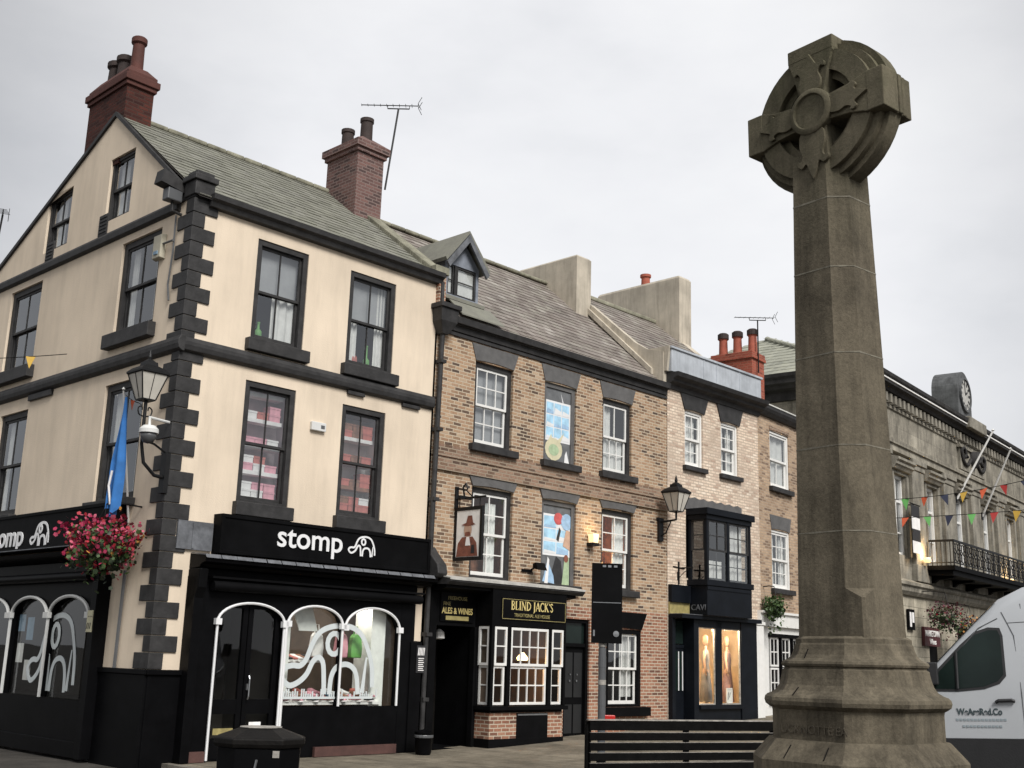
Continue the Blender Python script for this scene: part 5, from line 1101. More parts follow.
m = MB(cr); n = 32; m.rings([[(r*cos(2*pi*k/n), y, HZ+r*sin(2*pi*k/n)) for k in range(n)] for r, y in ((.225, -.2), (.225, -.275), (.205, -.29), (.175, -.29), (.165, -.265), (.0, -.258))]); m.build('boss', 'cross_stone', smooth='auto')
m = MB(cr)     # leaf shaped carving on the arms
for k in range(4):
    c, s = cos(k*pi/2), sin(k*pi/2); f = lambda p: (p[0]*c+p[1]*s, HZ-p[0]*s+p[1]*c); L = .40 if k != 2 else .46
    sh = spline([(.0, .2), (.09, .2), (.125, .29), (.10, .38), (.13, .43), (.16, .42), (.17, .46), (.13, .49), (.08, .47), (.04, .53), (.0, .60)], 4)
    if k == 2: sh = spline([(.0, .2), (.12, .2), (.14, .32), (.11, .42), (.13, .47), (.165, .46), (.17, .50), (.12, .54), (.07, .51), (.035, .60), (.0, .67)], 4)
    sh = sh if k in (0, 2) else [(x*.8, y) for x, y in sh]; pts = [f((-x, y)) for x, y in sh]+[f(p) for p in sh[::-1][1:]]
    m.poly(pts, -.266, .04)
m.build('leaf_carving', 'cross_stone', bevel=.006)

# ================================================================== STREET FURNITURE AND FITTINGS
def lantern(o, x, y, z, s=1.0):
    """four sided tapered lantern head, base at z"""
    m = MB(o); q = lambda r, zz: [(x+r*sx*s, y+r*sy*s, z+zz*s) for sx, sy in ((-1, -1), (1, -1), (1, 1), (-1, 1))]
    m.rings([q(.15, 0), q(.155, .03)]); m.rings([q(.31, .56), q(.33, .58), q(.33, .62), q(.30, .63)])
    for sx, sy in ((-1, -1), (1, -1), (1, 1), (-1, 1)): m.tube([(x+.15*sx*s, y+.15*sy*s, z+.02*s), (x+.305*sx*s, y+.305*sy*s, z+.58*s)], .014*s, 6)
    for sx, sy in ((0, -1), (1, 0), (-1, 0)): m.tube([(x+.148*sx*s, y+.148*sy*s, z+.02*s), (x+.30*sx*s, y+.30*sy*s, z+.57*s)], .008*s, 5)
    m.build('lantern_frame', 'cast_iron')
    m = MB(o); m.rings([q(.143, .03), q(.292, .56)], False); m.build('lantern_glass', 'lamp_pane')
    m = MB(o); m.rings([q(.32, .625), q(.25, .70), q(.14, .76), q(.13, .84), q(.10, .85), q(.05, .90)]); m.lathe([(.04, .9), (.03, .94), (.05, .97), (.03, 1.0), (.012, 1.1), (.0, 1.12)], (x, y, z), 8) if s == 1 else m.lathe([(.04*s, .9*s), (.05*s, .96*s), (.01*s, 1.12*s)], (x, y, z), 8)
    m.build('lantern_roof', 'cast_iron')
wl1 = local('wall_lantern', 'tapered black street lantern on the quoined corner of the cream shop', 'street lamp', FO, UC-.03, .02, 4.4)
lantern(wl1, -.46, .04, 1.30, .76)
m = MB(wl1); m.tube([(0, 0, .1), (-.2, 0, .12), (-.4, .01, .3), (-.46, .02, .6), (-.46, .02, 1.3)], [.035, .03, .03, .028, .03], 8); m.box(-.06, .02, -.08, .08, -.15, .5); m.tube([(-.02, 0, .5), (-.25, .0, .62), (-.46, .02, .66)], .018, 6)
for s in (-1, 1): m.tube([(-.46+s*p, .02, 1.3+q-.26) for p, q in spline([(.02, 0), (.10, .03), (.12, .12), (.06, .16), (.05, .1)], 4)], .012, 5)
m.build('bracket', 'cast_iron', smooth='auto')
wl2 = local('wall_lantern', 'black lantern on an iron arm between the brown and the pale brick fronts', 'street lamp', FO, 7.86, 0, 4.7)
lantern(wl2, 0, -.5, .68, .80)
m = MB(wl2); m.box(-.09, .09, -.06, 0, 0, .55); m.tube([(0, 0, .46), (0, -.25, .48), (0, -.5, .5), (0, -.5, .69)], .028, 8); m.tube([(0, 0, .1), (0, -.2, .2), (0, -.34, .46)], .016, 6); m.box(-.13, .13, -.04, 0, .5, .57); m.build('bracket', 'cast_iron')
cc = local('security_camera', 'round white rimmed security camera under the corner lantern', 'camera', FO, UC-.03, .06, 5.0)
m = MB(cc); m.lathe([(.0, -.17), (.08, -.15), (.125, -.06), (.13, 0), (.0, 0)], (-.42, -.14, .16), 18); m.build('dome', 'plastic_grey', smooth=True)
m = MB(cc); m.lathe([(.13, 0), (.155, .0), (.155, .06), (.1, .12), (.0, .13)], (-.42, -.14, .16), 18); m.build('rim', 'plastic_white', smooth='auto'); m = MB(cc); m.tube([(-.42, -.14, .27), (-.42, -.12, .42), (0, 0, .42)], .025, 8); m.build('arm', 'plastic_white')
cc.rotation_euler.x += .0
fl = local('camera_housing', 'dark boxy camera housing on the wall at the top of the quoined corner', 'camera', FO, UC, .42, 9.16)
m = MB(fl); m.rings([[(-.5, -.13, .42), (-.5, .13, .42), (-.46, .13, .66), (-.46, -.13, .66)], [(.0, -.10, .34), (.0, .1, .34), (.0, .1, .5), (.0, -.1, .5)]]); m.build('hood', 'charcoal_paint'); m = MB(fl); m.box(-.34, -.06, -.10, .1, .16, .38); m.build('body', 'plastic_grey', bevel=.02); m = MB(fl); m.tube([(-.2, 0, .2), (-.18, 0, .0), (0, 0, -.02)], .03, 8); m.build('arm', 'charcoal_paint')
al = local('alarm_box', 'beige alarm box high on the side wall beside a top window', 'alarm', FO, UC, .98, 8.45)
m = MB(al); m.rings([[(-.1, y*.13, z) for y, z in ((-1, 0), (1, 0), (1, .42), (-1, .42))], [(-.0, y*.15, z) for y, z in ((-1, -.02), (1, -.02), (1, .44), (-1, .44))]]); m.build('cover', 'plastic_beige', bevel=.01); m = MB(al); m.box(-.12, -.1, -.06, .06, .06, .12); m.build('lens', 'goods_blue')
jb = local('sounder_box', 'small white box on the cream wall between the first floor windows', 'alarm', FO, -2.52, 0, 5.74)
m = MB(jb); m.box(-.16, .16, -.07, 0, 0, .16); m.build('cover', 'plastic_white', bevel=.012); m = MB(jb); m.box(.04, .12, -.078, -.07, .05, .11); m.build('grille', 'plastic_grey')
# furled flag
fg = local('flag', 'furled blue flag on a leaning pole beside the corner lantern', 'flag', FO, UC, 1.0, 3.85)
m = MB(fg); m.tube([(0, .12, 0), (-.64, -.46, 2.05)], [.02, .014], 8); m.lathe([(.0, 0), (.03, .03), (.0, .07)], (-.645, -.465, 2.05), 8); m.build('pole', 'white_paint')
m = MB(fg); NZ, NA = 16, 15; G_ = []
for i in range(NZ+1):
    t = i/NZ; zt = 1.95-.0*t; row = []
    x0, y0 = -.60+.10*t, -.50+.13*t
    wd = .06+.34*t if t < .62 else .27-.25*(t-.62)/.38*.3
    for k in range(NA):
        s = k/(NA-1); fold = .07*sin(s*9+2.2*t)*(.25+t); yy = y0-wd*.55+wd*1.1*s
        drop = 1.95-1.78*t+(.16*s if t > .62 else 0)*-((t-.62)/.38) - .12*sin(s*5)*t
        row.append((x0+fold-.05*t, yy, drop))
    G_.append(row)
I = [[m.pt(p) for p in r] for r in G_]
for a, b in zip(I, I[1:]):
    for k in range(NA-1): m.f.append([a[k], a[k+1], b[k+1], b[k]])
m.build('cloth', 'flag_blue', smooth=True)
m = MB(fg); m.tube([(-.62, -.34, .75), (-.63, -.30, .5), (-.60, -.36, .2)], .02, 6); m.build('white_emblem', 'goods_white')
# hanging baskets
def basket(name, label, fr, u, y, z, rx, ry, rz, petals, nf, nl, hang, group=None, trail=.5, seed=1, rot=0):
    rnd = random.Random(seed); o = local(name, label, 'flowers', fr, u, y, z, group, rot)
    m = MB(o); r = min(rx, ry)*.5; m.lathe([(.02, -rz*.75), (r*.7, -rz*.6), (r, -rz*.1), (r*.96, -.02), (.0, -.06)], n=14); m.build('bowl', 'leaf_dark', smooth=True)
    def leafy(mat, n, sz, sh, dn):
        m = MB(o)
        for _ in range(n):
            while True:
                p = Vector((rnd.uniform(-1, 1), rnd.uniform(-1, 1), rnd.uniform(-1, 1)))
                if p.length < 1 and p.length > .35: break
            if rnd.random() < .75: p.normalize(); p *= rnd.uniform(.72, 1.05)
            lump = 1+.34*sin(p.x*6+seed)*cos(p.z*5+p.y*4)
            c = Vector((p.x*rx*sh*lump, p.y*ry*sh*lump, p.z*rz*lump+dn)); 
            if rnd.random() < .10: c.z -= rnd.uniform(.1, trail)
            nrm = Vector((rnd.gauss(0, 1), rnd.gauss(0, 1), rnd.gauss(0, 1))).normalized(); t = nrm.orthogonal().normalized(); b = nrm.cross(t); s = sz*rnd.uniform(.6, 1.3); k = 5
            m.face([c+(t*cos(2*pi*i/k)+b*sin(2*pi*i/k))*s for i in range(k)])
        return m
    leafy('leaf', nl, .035, 1.0, -.08).build('foliage', 'leaf')['kind'] = 'stuff'
    leafy('leaf', nl//2, .045, .9, -rz*.3).build('foliage', 'leaf_dark')['kind'] = 'stuff'
    for mt, f in petals: leafy(mt, int(nf*f), .034, 1.04, .03).build('flowers', mt)['kind'] = 'stuff'
    m = MB(o)
    for k in range(3): m.tube([(r*cos(2*pi*k/3), r*sin(2*pi*k/3), 0), hang[0]], .006, 4)
    m.tube(hang, .016, 6); m.build('bracket', 'cast_iron'); return o
basket('hanging_basket', 'big hanging basket of pink and red flowers below the blue flag', FO, -6.02, .72, 3.44, .54, .66, .40, [('petal_pink', .5), ('petal_red', .34), ('petal_pale', .13), ('petal_orange', .03)], 1150, 600, [(0, 0, .62), (.3, .0, .66), (.63, 0, .64)], trail=.3, seed=4)
m = None
# bunting across the side street
def bunting(label, a, b, sag, n, cols, size, t0=0.04, seed=0):
    rnd = random.Random(seed); A, B = Vector(a), Vector(b); o = local('bunting', label, 'bunting', W0, *A); m = MB(o)
    cur = lambda t: (B-A)*t-Vector((0, 0, sag*4*t*(1-t))); m.tube([cur(i/30) for i in range(31)], .008, 4); m.build('string', 'wood_dark')
    d = (B-A).normalized()
    for k in range(n):
        t = t0+(1-2*t0)*(k+.5)/n; p = cur(t); s = size*rnd.uniform(.9, 1.1); tw = Vector((rnd.uniform(-.5, .5), rnd.uniform(-.5, .5), 0)); dd = (d+tw*.4).normalized(); m = MB(o)
        q = [p-dd*s*.42, p+dd*s*.42, p+Vector((tw.x*.15, tw.y*.15, -s*1.15))]; th = Vector((dd.y, -dd.x, 0))*.004
        m.rings([[x-th for x in q], [x+th for x in q]]); m.build('pennant', cols[k % len(cols)])
sa = w(FO, UC-.03, 4.15, 7.24); sbp = w(FO, -12.5, 9.5, 7.2)
sa = (sa[0], sa[1], sa[2]); bunting('bunting of small pennants tied to the cream side wall and crossing the side street', sa, sbp, .35, 9, ['pennant_yellow', 'pennant_white', 'pennant_orange', 'pennant_green'], .22, .02, 3)
bunting('upper string of coloured bunting crossing in front of the stone hall', (8.6, 27.2, 5.75), (15.6, 24.2, 7.7), .5, 17, ['pennant_navy', 'pennant_green', 'pennant_orange', 'pennant_navy', 'pennant_yellow', 'pennant_orange', 'pennant_red', 'pennant_navy', 'pennant_yellow', 'pennant_red', 'pennant_green', 'pennant_navy', 'pennant_green'], .21, .02, 5)
bunting('lower string of coloured bunting crossing in front of the stone hall', (8.5, 27.2, 5.3), (15.5, 24.4, 5.9), .12, 15, ['pennant_navy', 'pennant_orange', 'pennant_green', 'pennant_navy', 'pennant_green', 'pennant_red', 'pennant_yellow', 'pennant_blue', 'pennant_orange', 'pennant_green'], .21, .02, 6)
# chequered banner on the hall
bn = local('banner', 'black and white chequered banner hanging on the stone hall', 'banner', TO, 12.05, -.35, 5.55)
m = MB(bn); m.tube([(-.5, 0, 2.0), (.5, 0, 2.0)], .025, 6); m.tube([(0, .35, 2.0), (0, 0, 2.0)], .02, 6); m.build('rail', 'cast_iron')
for k in range(4): m = MB(bn); m.box(-.42, .42, -.012, .0, 1.96-.42*(k+1)-.001*k, 1.96-.42*k-.001*k); m.build('cloth', 'paint_black' if k % 2 == 0 else 'goods_white')
# flagpoles
for lab, a, b in (('bare white flagpole leaning out from the middle of the stone hall', (17.9, -.1, 8.5), (18.42, -1.5, 11.2)), ('bare white flagpole leaning out nearest the right end of the stone hall', (21.3, -.1, 8.2), (20.9, -1.5, 10.85))):
    o = local('flagpole', lab, 'flagpole', TO, *a); v = Vector(b)-Vector(a); m = MB(o); m.tube([(0, 0, 0), v], [.05, .035], 8); m.build('pole', 'white_paint'); m = MB(o); m.lathe([(.0, -.02), (.07, .03), (.0, .1)], v, 10); m.build('finial', 'white_paint'); m = MB(o); m.box(-.1, .1, -.02, .12, -.15, .15); m.build('bracket', 'cast_iron')
basket('hanging_basket', 'dusky red hanging basket over the maroon sign on the stone hall', TO, 12.75, -1.0, 3.72, .7, .6, .42, [('petal_dusk', .9), ('petal_red', .1)], 500, 250, [(0, 0, .8), (0, .5, .85), (0, 1.0, .82)], seed=9)
basket('hanging_basket', 'yellowish hanging basket beside the nose of the white van', TO, 15.5, -1.0, 3.4, .55, .5, .4, [('petal_orange', .35), ('petal_dusk', .65)], 320, 300, [(0, 0, .8), (0, .5, .9), (0, 1.0, .85)], seed=12)
basket('hanging_basket', 'small green hanging planter on the white ground floor of the narrow brick house', TO, .35, -.32, 3.42, .36, .26, .24, [('leaf', 1.0)], 260, 300, [(0, 0, .5), (0, .15, .52), (0, .32, .5)], seed=15)
basket('hanging_basket', 'narrow red hanging basket half hidden by the left edge of the stone cross', TO, 2.95, -.5, 3.12, .24, .24, .4, [('petal_dusk', .6), ('petal_red', .4)], 180, 120, [(0, 0, .6), (0, .25, .62), (0, .5, .6)], seed=17)
# pub sign
ps = local('hanging_sign', 'pictorial pub sign of a man in a brown hat on an iron bracket', 'sign', FO, 1.02, 0, 3.72)
m = MB(ps); m.box(-.03, .03, -.80, -.02, -.04, .03); m.box(-.03, .03, -.80, -.02, .95, 1.02); m.box(-.03, .03, -.80, -.74, .03, .95); m.box(-.03, .03, -.08, -.02, .03, .95); m.build('frame', 'cast_iron')
m = MB(ps); m.box(-.02, .02, -.74, -.08, .03, .95); pb = m.build('panel', 'curtain')
xp = lambda p: (-.024+p[1], -p[0], p[2])
def sp(pts, mat, l): m = MB(ps, xp); m.poly(pts, -.002*l, .001); m.build('painting', mat, pb)
sp([(.1, .04), (.7, .04), (.66, .3), (.55, .42), (.25, .42), (.14, .3)], 'paint_brown', 1); sp(circ(.41, .56, .11, .15), 'paint_skin', 2); sp([(.22, .66), (.36, .70), (.40, .84), (.52, .84), (.55, .70), (.62, .66), (.42, .63)], 'paint_brown', 3); sp([(.35, .25), (.5, .25), (.46, .42), (.38, .42)], 'goods_white', 4); sp([(.32, .44), (.5, .44), (.47, .52), (.35, .52)], 'paint_brown', 4); sp([(.52, .1), (.62, .1), (.6, .26), (.53, .26)], 'paint_black', 5)
m = MB(ps); m.tube([(0, .0, 1.2), (0, -.85, 1.2)], .025, 6); m.box(-.04, .04, -.04, 0, 1.0, 1.45); m.tube([(0, -.02, 1.42), (0, -.3, 1.36), (0, -.5, 1.2)], .014, 5); m.box(-.16, .16, -.3, -.24, 1.18, 1.24)
for y in (-.12, -.7): m.tube([(0, y, 1.2), (0, y, 1.0)], .01, 5)
m.tube([(0, -.25, 1.22), (0, -.2, 1.42), (0, -.28, 1.5), (0, -.34, 1.4), (0, -.3, 1.36)], .02, 5); m.build('bracket', 'cast_iron')
# wall lamp on the brick, floodlight on the canopy
sc = local('wall_light', 'small lit brass wall light on the brick beside the right first floor window', 'lamp', FO, 5.22, 0, 4.42)
m = MB(sc); m.rings([[(x*r, -.12+y*r*.8, z) for x, y in ((-1, -1), (1, -1), (1, 1), (-1, 1))] for z, r in ((.0, .085), (.2, .1))]); m.build('lamp_shade', 'sconce_glow'); m = MB(sc); m.box(-.1, .1, -.2, 0, -.07, .0); m.build('base', 'cast_iron')
l = D.lights.new('wall_light', 'POINT'); l.energy = 3; l.color = (1, .75, .42); l.shadow_soft_size = .1; o = D.objects.new('wall_light', l); C.objects.link(o); o.location = w(FO, 5.22, -.32, 4.75)
fd = local('floodlight', 'small black floodlight on the brick just above the lead canopy', 'lamp', FO, 3.3, 0, 3.66)
m = MB(fd); m.rings([[(x-.02, -.30+y, z) for x, y, z in ((-.14, -.06, -.0), (.14, -.06, .0), (.14, .02, .16), (-.14, .02, .16))], [(x*.7, -.14, z+.04) for x, z in ((-.14, 0), (.14, 0), (.14, .1), (-.14, .1))]]); m.build('head', 'black_paint'); m = MB(fd); m.tube([(0, -.15, .08), (0, 0, .02)], .02, 6); m.box(-.3, .02, -.03, 0, -.04, .02); m.build('bracket', 'black_paint')
ib = local('sign_bracket', 'empty iron sign bracket above the door of the dress shop', 'bracket', FO, 8.62, 0, 3.72)
m = MB(ib); m.box(-.02, .02, -.04, 0, 0, .55); m.tube([(0, 0, .4), (0, -.45, .4)], .016, 6); m.tube([(-.22, -.02, .42), (.25, -.02, .40)], .016, 6); m.tube([(0, -.02, .15), (0, -.2, .3), (0, -.4, .4)], .01, 5); m.build('arm', 'cast_iron'); m = MB(ib); m.box(-.05, .05, -.02, 0, .1, .3); m.build('wall_plate', 'cast_iron')
# television aerials
def aerial(label, fr, base, mast, boom_dir, boom, n, el=.22, arr=True):
    o = local('aerial', label, 'aerial', fr, *base); m = MB(o); m.tube([(0, 0, 0), mast], .022, 6); m.build('mast', 'cast_iron'); T_ = Vector(mast); bd = Vector(boom_dir).normalized(); px = bd.cross(Vector((0, 0, 1))).normalized()
    m = MB(o); a = T_-bd*boom[0]; b = T_+bd*boom[1]; up = Vector((0, 0, .08)); m.tube([a+up, b+up], .012, 5); m.tube([T_-bd*.25, T_+bd*.25], .015, 5); m.tube([T_-bd*.25, T_-bd*.25+up], .01, 4); m.tube([T_+bd*.25, T_+bd*.25+up], .01, 4)
    m.build('boom', 'cast_iron'); m = MB(o)
    for k in range(n): c = a.lerp(b, k/(n-1))+up; e = el*(.55+.45*k/(n-1)); m.tube([c-px*e, c+px*e], .006, 4)
    for s in (-1, 1): c = b+up; m.tube([c-px*.12, c-px*.12+Vector((0, 0, s*.16))+bd*.08], .007, 4); m.tube([c+px*.12, c+px*.12+Vector((0, 0, s*.16))+bd*.08], .007, 4)
    m.build('elements', 'cast_iron')
aerial('tall aerial on the hazy grey brick chimney at the end of the mossy roof', FO, (.46, 2.15, 12.0), (.22, -.05, 2.05), (.72, -.69, .03), (.85, .45), 10, .1)
aerial('aerial on the red chimney with three pots', TO, (CX+.3, CY-.06, 10.2), (.0, 0, 1.6), (.7, -.7, .05), (.7, .5), 9, .12)
aerial('aerial at the far left edge above the gable slope', FO, (-5.25, 9.0, 9.4), (.1, 0, 2.0), (.4, 1, .2), (.3, .35), 5, .15)

# litter bin
bn = local('litter_bin', 'black litter bin with a wide hipped lid in the foreground', 'litter bin', W0, -1.88, 9.4, 0, None, 8)
def hexr(r, z, sy=.8): return [(x*r, y*r*sy, z) for x, y in ((-1, -.35), (-.55, -1), (.55, -1), (1, -.35), (1, .35), (.55, 1), (-.55, 1), (-1, .35))]
m = MB(bn); m.rings([hexr(.28, .0), hexr(.30, .04), hexr(.31, .95), hexr(.315, 1.12)]); m.build('body', 'black_gloss', bevel=.01)
m = MB(bn); m.rings([hexr(.33, 1.12), hexr(.345, 1.15), hexr(.345, 1.185), hexr(.33, 1.195), hexr(.165, 1.255), hexr(.15, 1.262)]); m.build('lid', 'wood_dark', bevel=.006)
m = MB(bn); m.rings([hexr(.16, 1.2615), hexr(.16, 1.267)]); m.build('lid_cap', 'pale_edge')
m = MB(bn); m.box(.115, .165, -.258, -.248, 1.055, 1.105); m.build('badge', 'pale_edge'); m = MB(bn); m.tube([(-.02, -.258, .92), (0, -.262, 1.04)], .01, 6); m.box(-.06, .0, -.262, -.25, .93, .96); m.build('latch', 'steel')
# bollard like planter by the shop
pl = local('bollard', 'short black bollard with a pale ring at the foot of the cream shop front', 'bollard', FO, -.12, -.62, .09)
m = MB(pl); m.lathe([(.13, 0), (.15, .05), (.155, .34), (.17, .36), (.17, .40), (.0, .45)], n=16); m.build('post', 'black_gloss', smooth='auto'); m = MB(pl); m.lathe([(.172, .30), (.176, .31), (.176, .34), (.172, .35)], n=16); m.build('ring', 'plastic_grey')
# bench
be = local('bench', 'long dark slatted bench beside the stone cross', 'bench', W0, 1.10, 15.3, ground_z(1.1, 15.3), None, 24)
LB = 2.95
m = MB(be)
for k in range(6): z = .33+k*.125; m.box(.03, LB-.03, -.02, .02, z, z+.098 if k < 5 else z+.12)
m.build('backrest', 'bench_black', bevel=.006)
m = MB(be)
for k in range(6): m.box(.03, LB-.03, -.49+k*.075, -.43+k*.075, .36, .40)
m.build('seat', 'bench_black', bevel=.006)
for x in (.0, LB/2, LB-.07):
    m = MB(be); m.box(x, x+.07, .021, .08, 0, 1.07 if x != LB/2 else .98); m.box(x, x+.07, -.5, -.43, 0, .30); m.box(x, x+.07, -.5, .02, .30, .36); m.build('leg', 'bench_black', bevel=.008)
m = MB(be); m.box(.0, LB, -.03, .03, 1.078, 1.094); m.build('top_rail', 'pale_edge')  # pale colour stands in for sky light on the top edge
m = MB(be)
for k in range(5): z = .33+k*.125; m.box(.04, LB-.04, -.021, .021, z+.0985, z+.102)
m.build('slat_glint', 'pale_edge')  # pale strips put the sky's reflection on the slat tops into colour
# traffic signal seen from behind
ts = local('traffic_signal', 'black traffic signal seen from behind in front of the brick pub', 'traffic signal', W0, 1.47, 17.6, ground_z(1.4, 17.6), None, 3)
g0 = ground_z(1.4, 17.6)
m = MB(ts); m.tube([(0, 0, 0), (0, 0, 2.0)], .057, 12); m.tube([(0, 0, 2.0), (0, 0, 3.1-g0)], .05, 12); m.build('pole', 'plastic_grey', smooth='auto')
m = MB(ts); m.tube([(0, 0, .0), (0, 0, .5)], .07, 12); m.build('pole_base', 'black_paint', smooth='auto')
m = MB(ts); m.box(-.18, .28, -.09, -.06, 2.1-g0, 3.28-g0); m.build('backing_board', 'black_paint', bevel=.004)
for z in (2.16, 2.52, 2.88):
    m = MB(ts); m.box(-.08, .20, .06, .2, z-g0, z+.34-g0); hd_ = m.build('signal_head', 'black_paint', bevel=.03); m = MB(ts); m.tube([(.06, .2, z+.17-g0), (.06, .42, z+.15-g0)], .115, 14); m.build('hood', 'black_paint', hd_)
for z in (2.3, 3.1): m = MB(ts); m.box(-.07, .10, -.061, .06, z-g0, z+.05-g0); m.build('clamp', 'plastic_grey')
m = MB(ts); m.lathe([(.0, 0), (.045, .0), (.045, .01), (.0, .012)], (0, 0, 0), 12); 
for i, v in enumerate(m.v): m.v[i] = Vector((v.x+.19, -.0905-v.z, v.y+2.24-g0))
m.build('lens_cap', 'steel')
m = MB(ts)
for x in (-.02, .06, .15): m.box(x, x+.05, -.1, -.0905, 3.22-g0, 3.25-g0)
m.box(-.155, -.13, -.1, -.0905, 2.2-g0, 2.29-g0); m.box(-.16, .26, -.095, -.0905, 2.69-g0, 2.70-g0); m.build('fixing', 'steel')
for z, h in ((2.05, .10), (1.75, .16), (1.5, .07), (1.2, .12)): m = MB(ts); m.lathe([(.0595, 0), (.0595, h)], (0, 0, z-g0), 12); m.build('sticker', 'plastic_grey' if h > .11 else 'pale_edge')
m = MB(ts); m.box(.04, .2, -.03, .05, .93-g0, 1.07-g0); m.build('push_button_box', 'reflector_red', bevel=.01)

# white van
van = local('van', 'white high roofed panel van parked behind the stone cross', 'van', W0, 5.85, 16.25, 0.27, None, -23)
van.rotation_euler.y = -R(2.4); van.scale = (.9, 1, 1)
HW_ = 1.0
def roofz(x):      # x measured back from the foot of the windscreen
    P = [(-1.25, .82), (-1.15, 1.02), (-.9, 1.16), (-.45, 1.30), (-.05, 1.43), (.35, 1.78), (.8, 2.18), (1.15, 2.47), (1.5, 2.62), (1.9, 2.69), (2.6, 2.72), (4.3, 2.70), (4.42, 2.6), (4.45, .5)]
    for (a, b), (c, d) in zip(P, P[1:]):
        if a <= x <= c: return b+(d-b)*(x-a)/(c-a)
    return P[-1][1]
def halfw(x, z):
    base = HW_*(1-.34*max(0, (-.35-x)/.9)**2) if x < -.35 else HW_
    t = max(0, (z-1.3)/1.45); return base-.02*max(0, (.9-z)/.5)-.20*t**1.5
def side(x, z, e=0.0): return (x, -halfw(x, z)-e, z)
xs = [-1.25, -1.2, -1.1, -.95, -.8, -.6, -.4, -.2, -.05, .15, .35, .6, .8, 1.0, 1.15, 1.3, 1.5, 1.7, 1.9, 2.3, 2.8, 3.4, 4.0, 4.3, 4.4]
m = MB(van); rr = []
for x in xs:
    h = roofz(x); L_ = []
    zz = [.36, .55, .75, .95, 1.15, 1.3, 1.45]; zz = [.36+(z-.36)*min(1, (h-.14-.36)/1.09) for z in zz] if h < 1.6 else zz+[1.45+(h-.16-1.45)*k/4 for k in range(1, 5)]
    while len(zz) < 11: zz.append(zz[-1]+.002)
    S_ = [(-halfw(x, z), z) for z in zz]; e = S_[-1]
    S_ += [(e[0]+.05, h-.07), (e[0]+.14, h-.015), (e[0]*.5, h+.012), (0, h+.02)]
    rr.append([(x, y, z) for y, z in S_]+[(x, -y, z) for y, z in S_[-2::-1]])
m.rings(rr); body = m.build('body', 'van_white', smooth='auto')
def patch(poly_, mat, name, e=.006, parent=None, n=8):
    m = MB(van); c = Vector((sum(p[0] for p in poly_)/len(poly_), sum(p[1] for p in poly_)/len(poly_), 0))
    P = []
    for (a, b) in zip(poly_, poly_[1:]+poly_[:1]):
        for k in range(n): P.append((a[0]+(b[0]-a[0])*k/n, a[1]+(b[1]-a[1])*k/n))
    R1 = [[side(c.x+(p[0]-c.x)*f, c.y+(p[1]-c.y)*f, e) for p in P] for f in (1, .75, .5, .25, .02)]
    m.rings([[(q[0], q[1]+e+.004, q[2]) for q in R1[0]]]+R1); return m.build(name, mat, parent, smooth='auto')
dr = MB(van)
def strip(pts, wd, e=.004):
    for p, q in zip(pts, pts[1:]): dr.tube([side(*p, e*.2), side(*q, e*.2)], wd, 5)
strip([(.16, .74), (.12, 1.0), (.13, 1.34)], .006); strip([(1.32, .74), (1.33, 1.3), (1.31, 2.0), (1.18, 2.3)], .007); strip([(.16, .74), (1.32, .74)], .005); strip([(.13, 1.40), (.55, 1.80), (.85, 2.10), (1.12, 2.22)], .007); strip([(1.42, .74), (1.44, 2.4)], .006); strip([(1.24, 2.16), (2.4, 2.2)], .005)
dr.build('door_seam', 'plastic_grey')
patch([(.12, 1.44), (.17, 1.52), (.585, 1.895), (.79, 2.055), (.98, 2.11), (1.135, 2.10), (1.165, 2.0), (1.155, 1.50), (1.06, 1.405), (.85, 1.34), (.5, 1.31), (.16, 1.315)], 'van_black', 'window_seal', .004)
wn = patch([(.16, 1.45), (.20, 1.50), (.60, 1.86), (.80, 2.02), (.98, 2.075), (1.10, 2.07), (1.13, 2.0), (1.12, 1.52), (1.04, 1.44), (.85, 1.375), (.5, 1.345), (.2, 1.35)], 'van_glass', 'side_window', .008)
m = MB(van); m.tube([side(.50, 1.35, .014), side(.52, 1.80, .014)], .022, 6); m.build('window_divider', 'van_black', wn)
patch([(-.95, .36), (-.95, .70), (.1, .735), (4.3, .735), (4.3, .36)], 'van_black', 'sill_cladding', .012, None, 12)
m = MB(van)       # windscreen
G_ = []
for x in (-.02, .2, .45, .7, .95, 1.1):
    h = roofz(x)+.028; e = halfw(x, h-.2)-.13; G_.append([(x, -e+2*e*k/8, h-.03*(abs(k-4)/4)**2) for k in range(9)])
I = [[m.pt(p) for p in r] for r in G_]
for a, b in zip(I, I[1:]):
    for k in range(8): m.f.append([a[k], a[k+1], b[k+1], b[k]])
m.build('windscreen', 'van_glass', smooth=True)
m = MB(van); m.tube([side(.98, 1.18, .02), side(1.02, 1.20, .03), side(1.19, 1.205, .03), side(1.23, 1.19, .02)], .022, 8); m.build('door_handle', 'van_black')
for s in (-1, 1):
    m = MB(van); m.box(.12, .26, s*1.02, s*1.19, 1.40, 1.68); m.tube([(.2, s*.96, 1.42), (.2, s*1.1, 1.45)], .03, 6); m.build('wing_mirror', 'van_black', bevel=.04)
    m = MB(van); m.rings([[(-1.18+.0, s*.45, .95), (-1.17, s*.78, .95), (-.62, s*.985, 1.1), (-.62, s*.96, 1.2), (-1.1, s*.76, 1.08)], [(-1.10, s*.45, .95), (-1.1, s*.75, .95), (-.62, s*.95, 1.1), (-.62, s*.93, 1.2), (-1.05, s*.72, 1.08)]]); m.build('headlight', 'plastic_white')
m = MB(van); m.box(-1.3, -1.1, -.62, .62, .40, .62); m.box(-1.27, -1.15, -.5, .5, .72, .92); m.build('grille', 'van_black', bevel=.03)
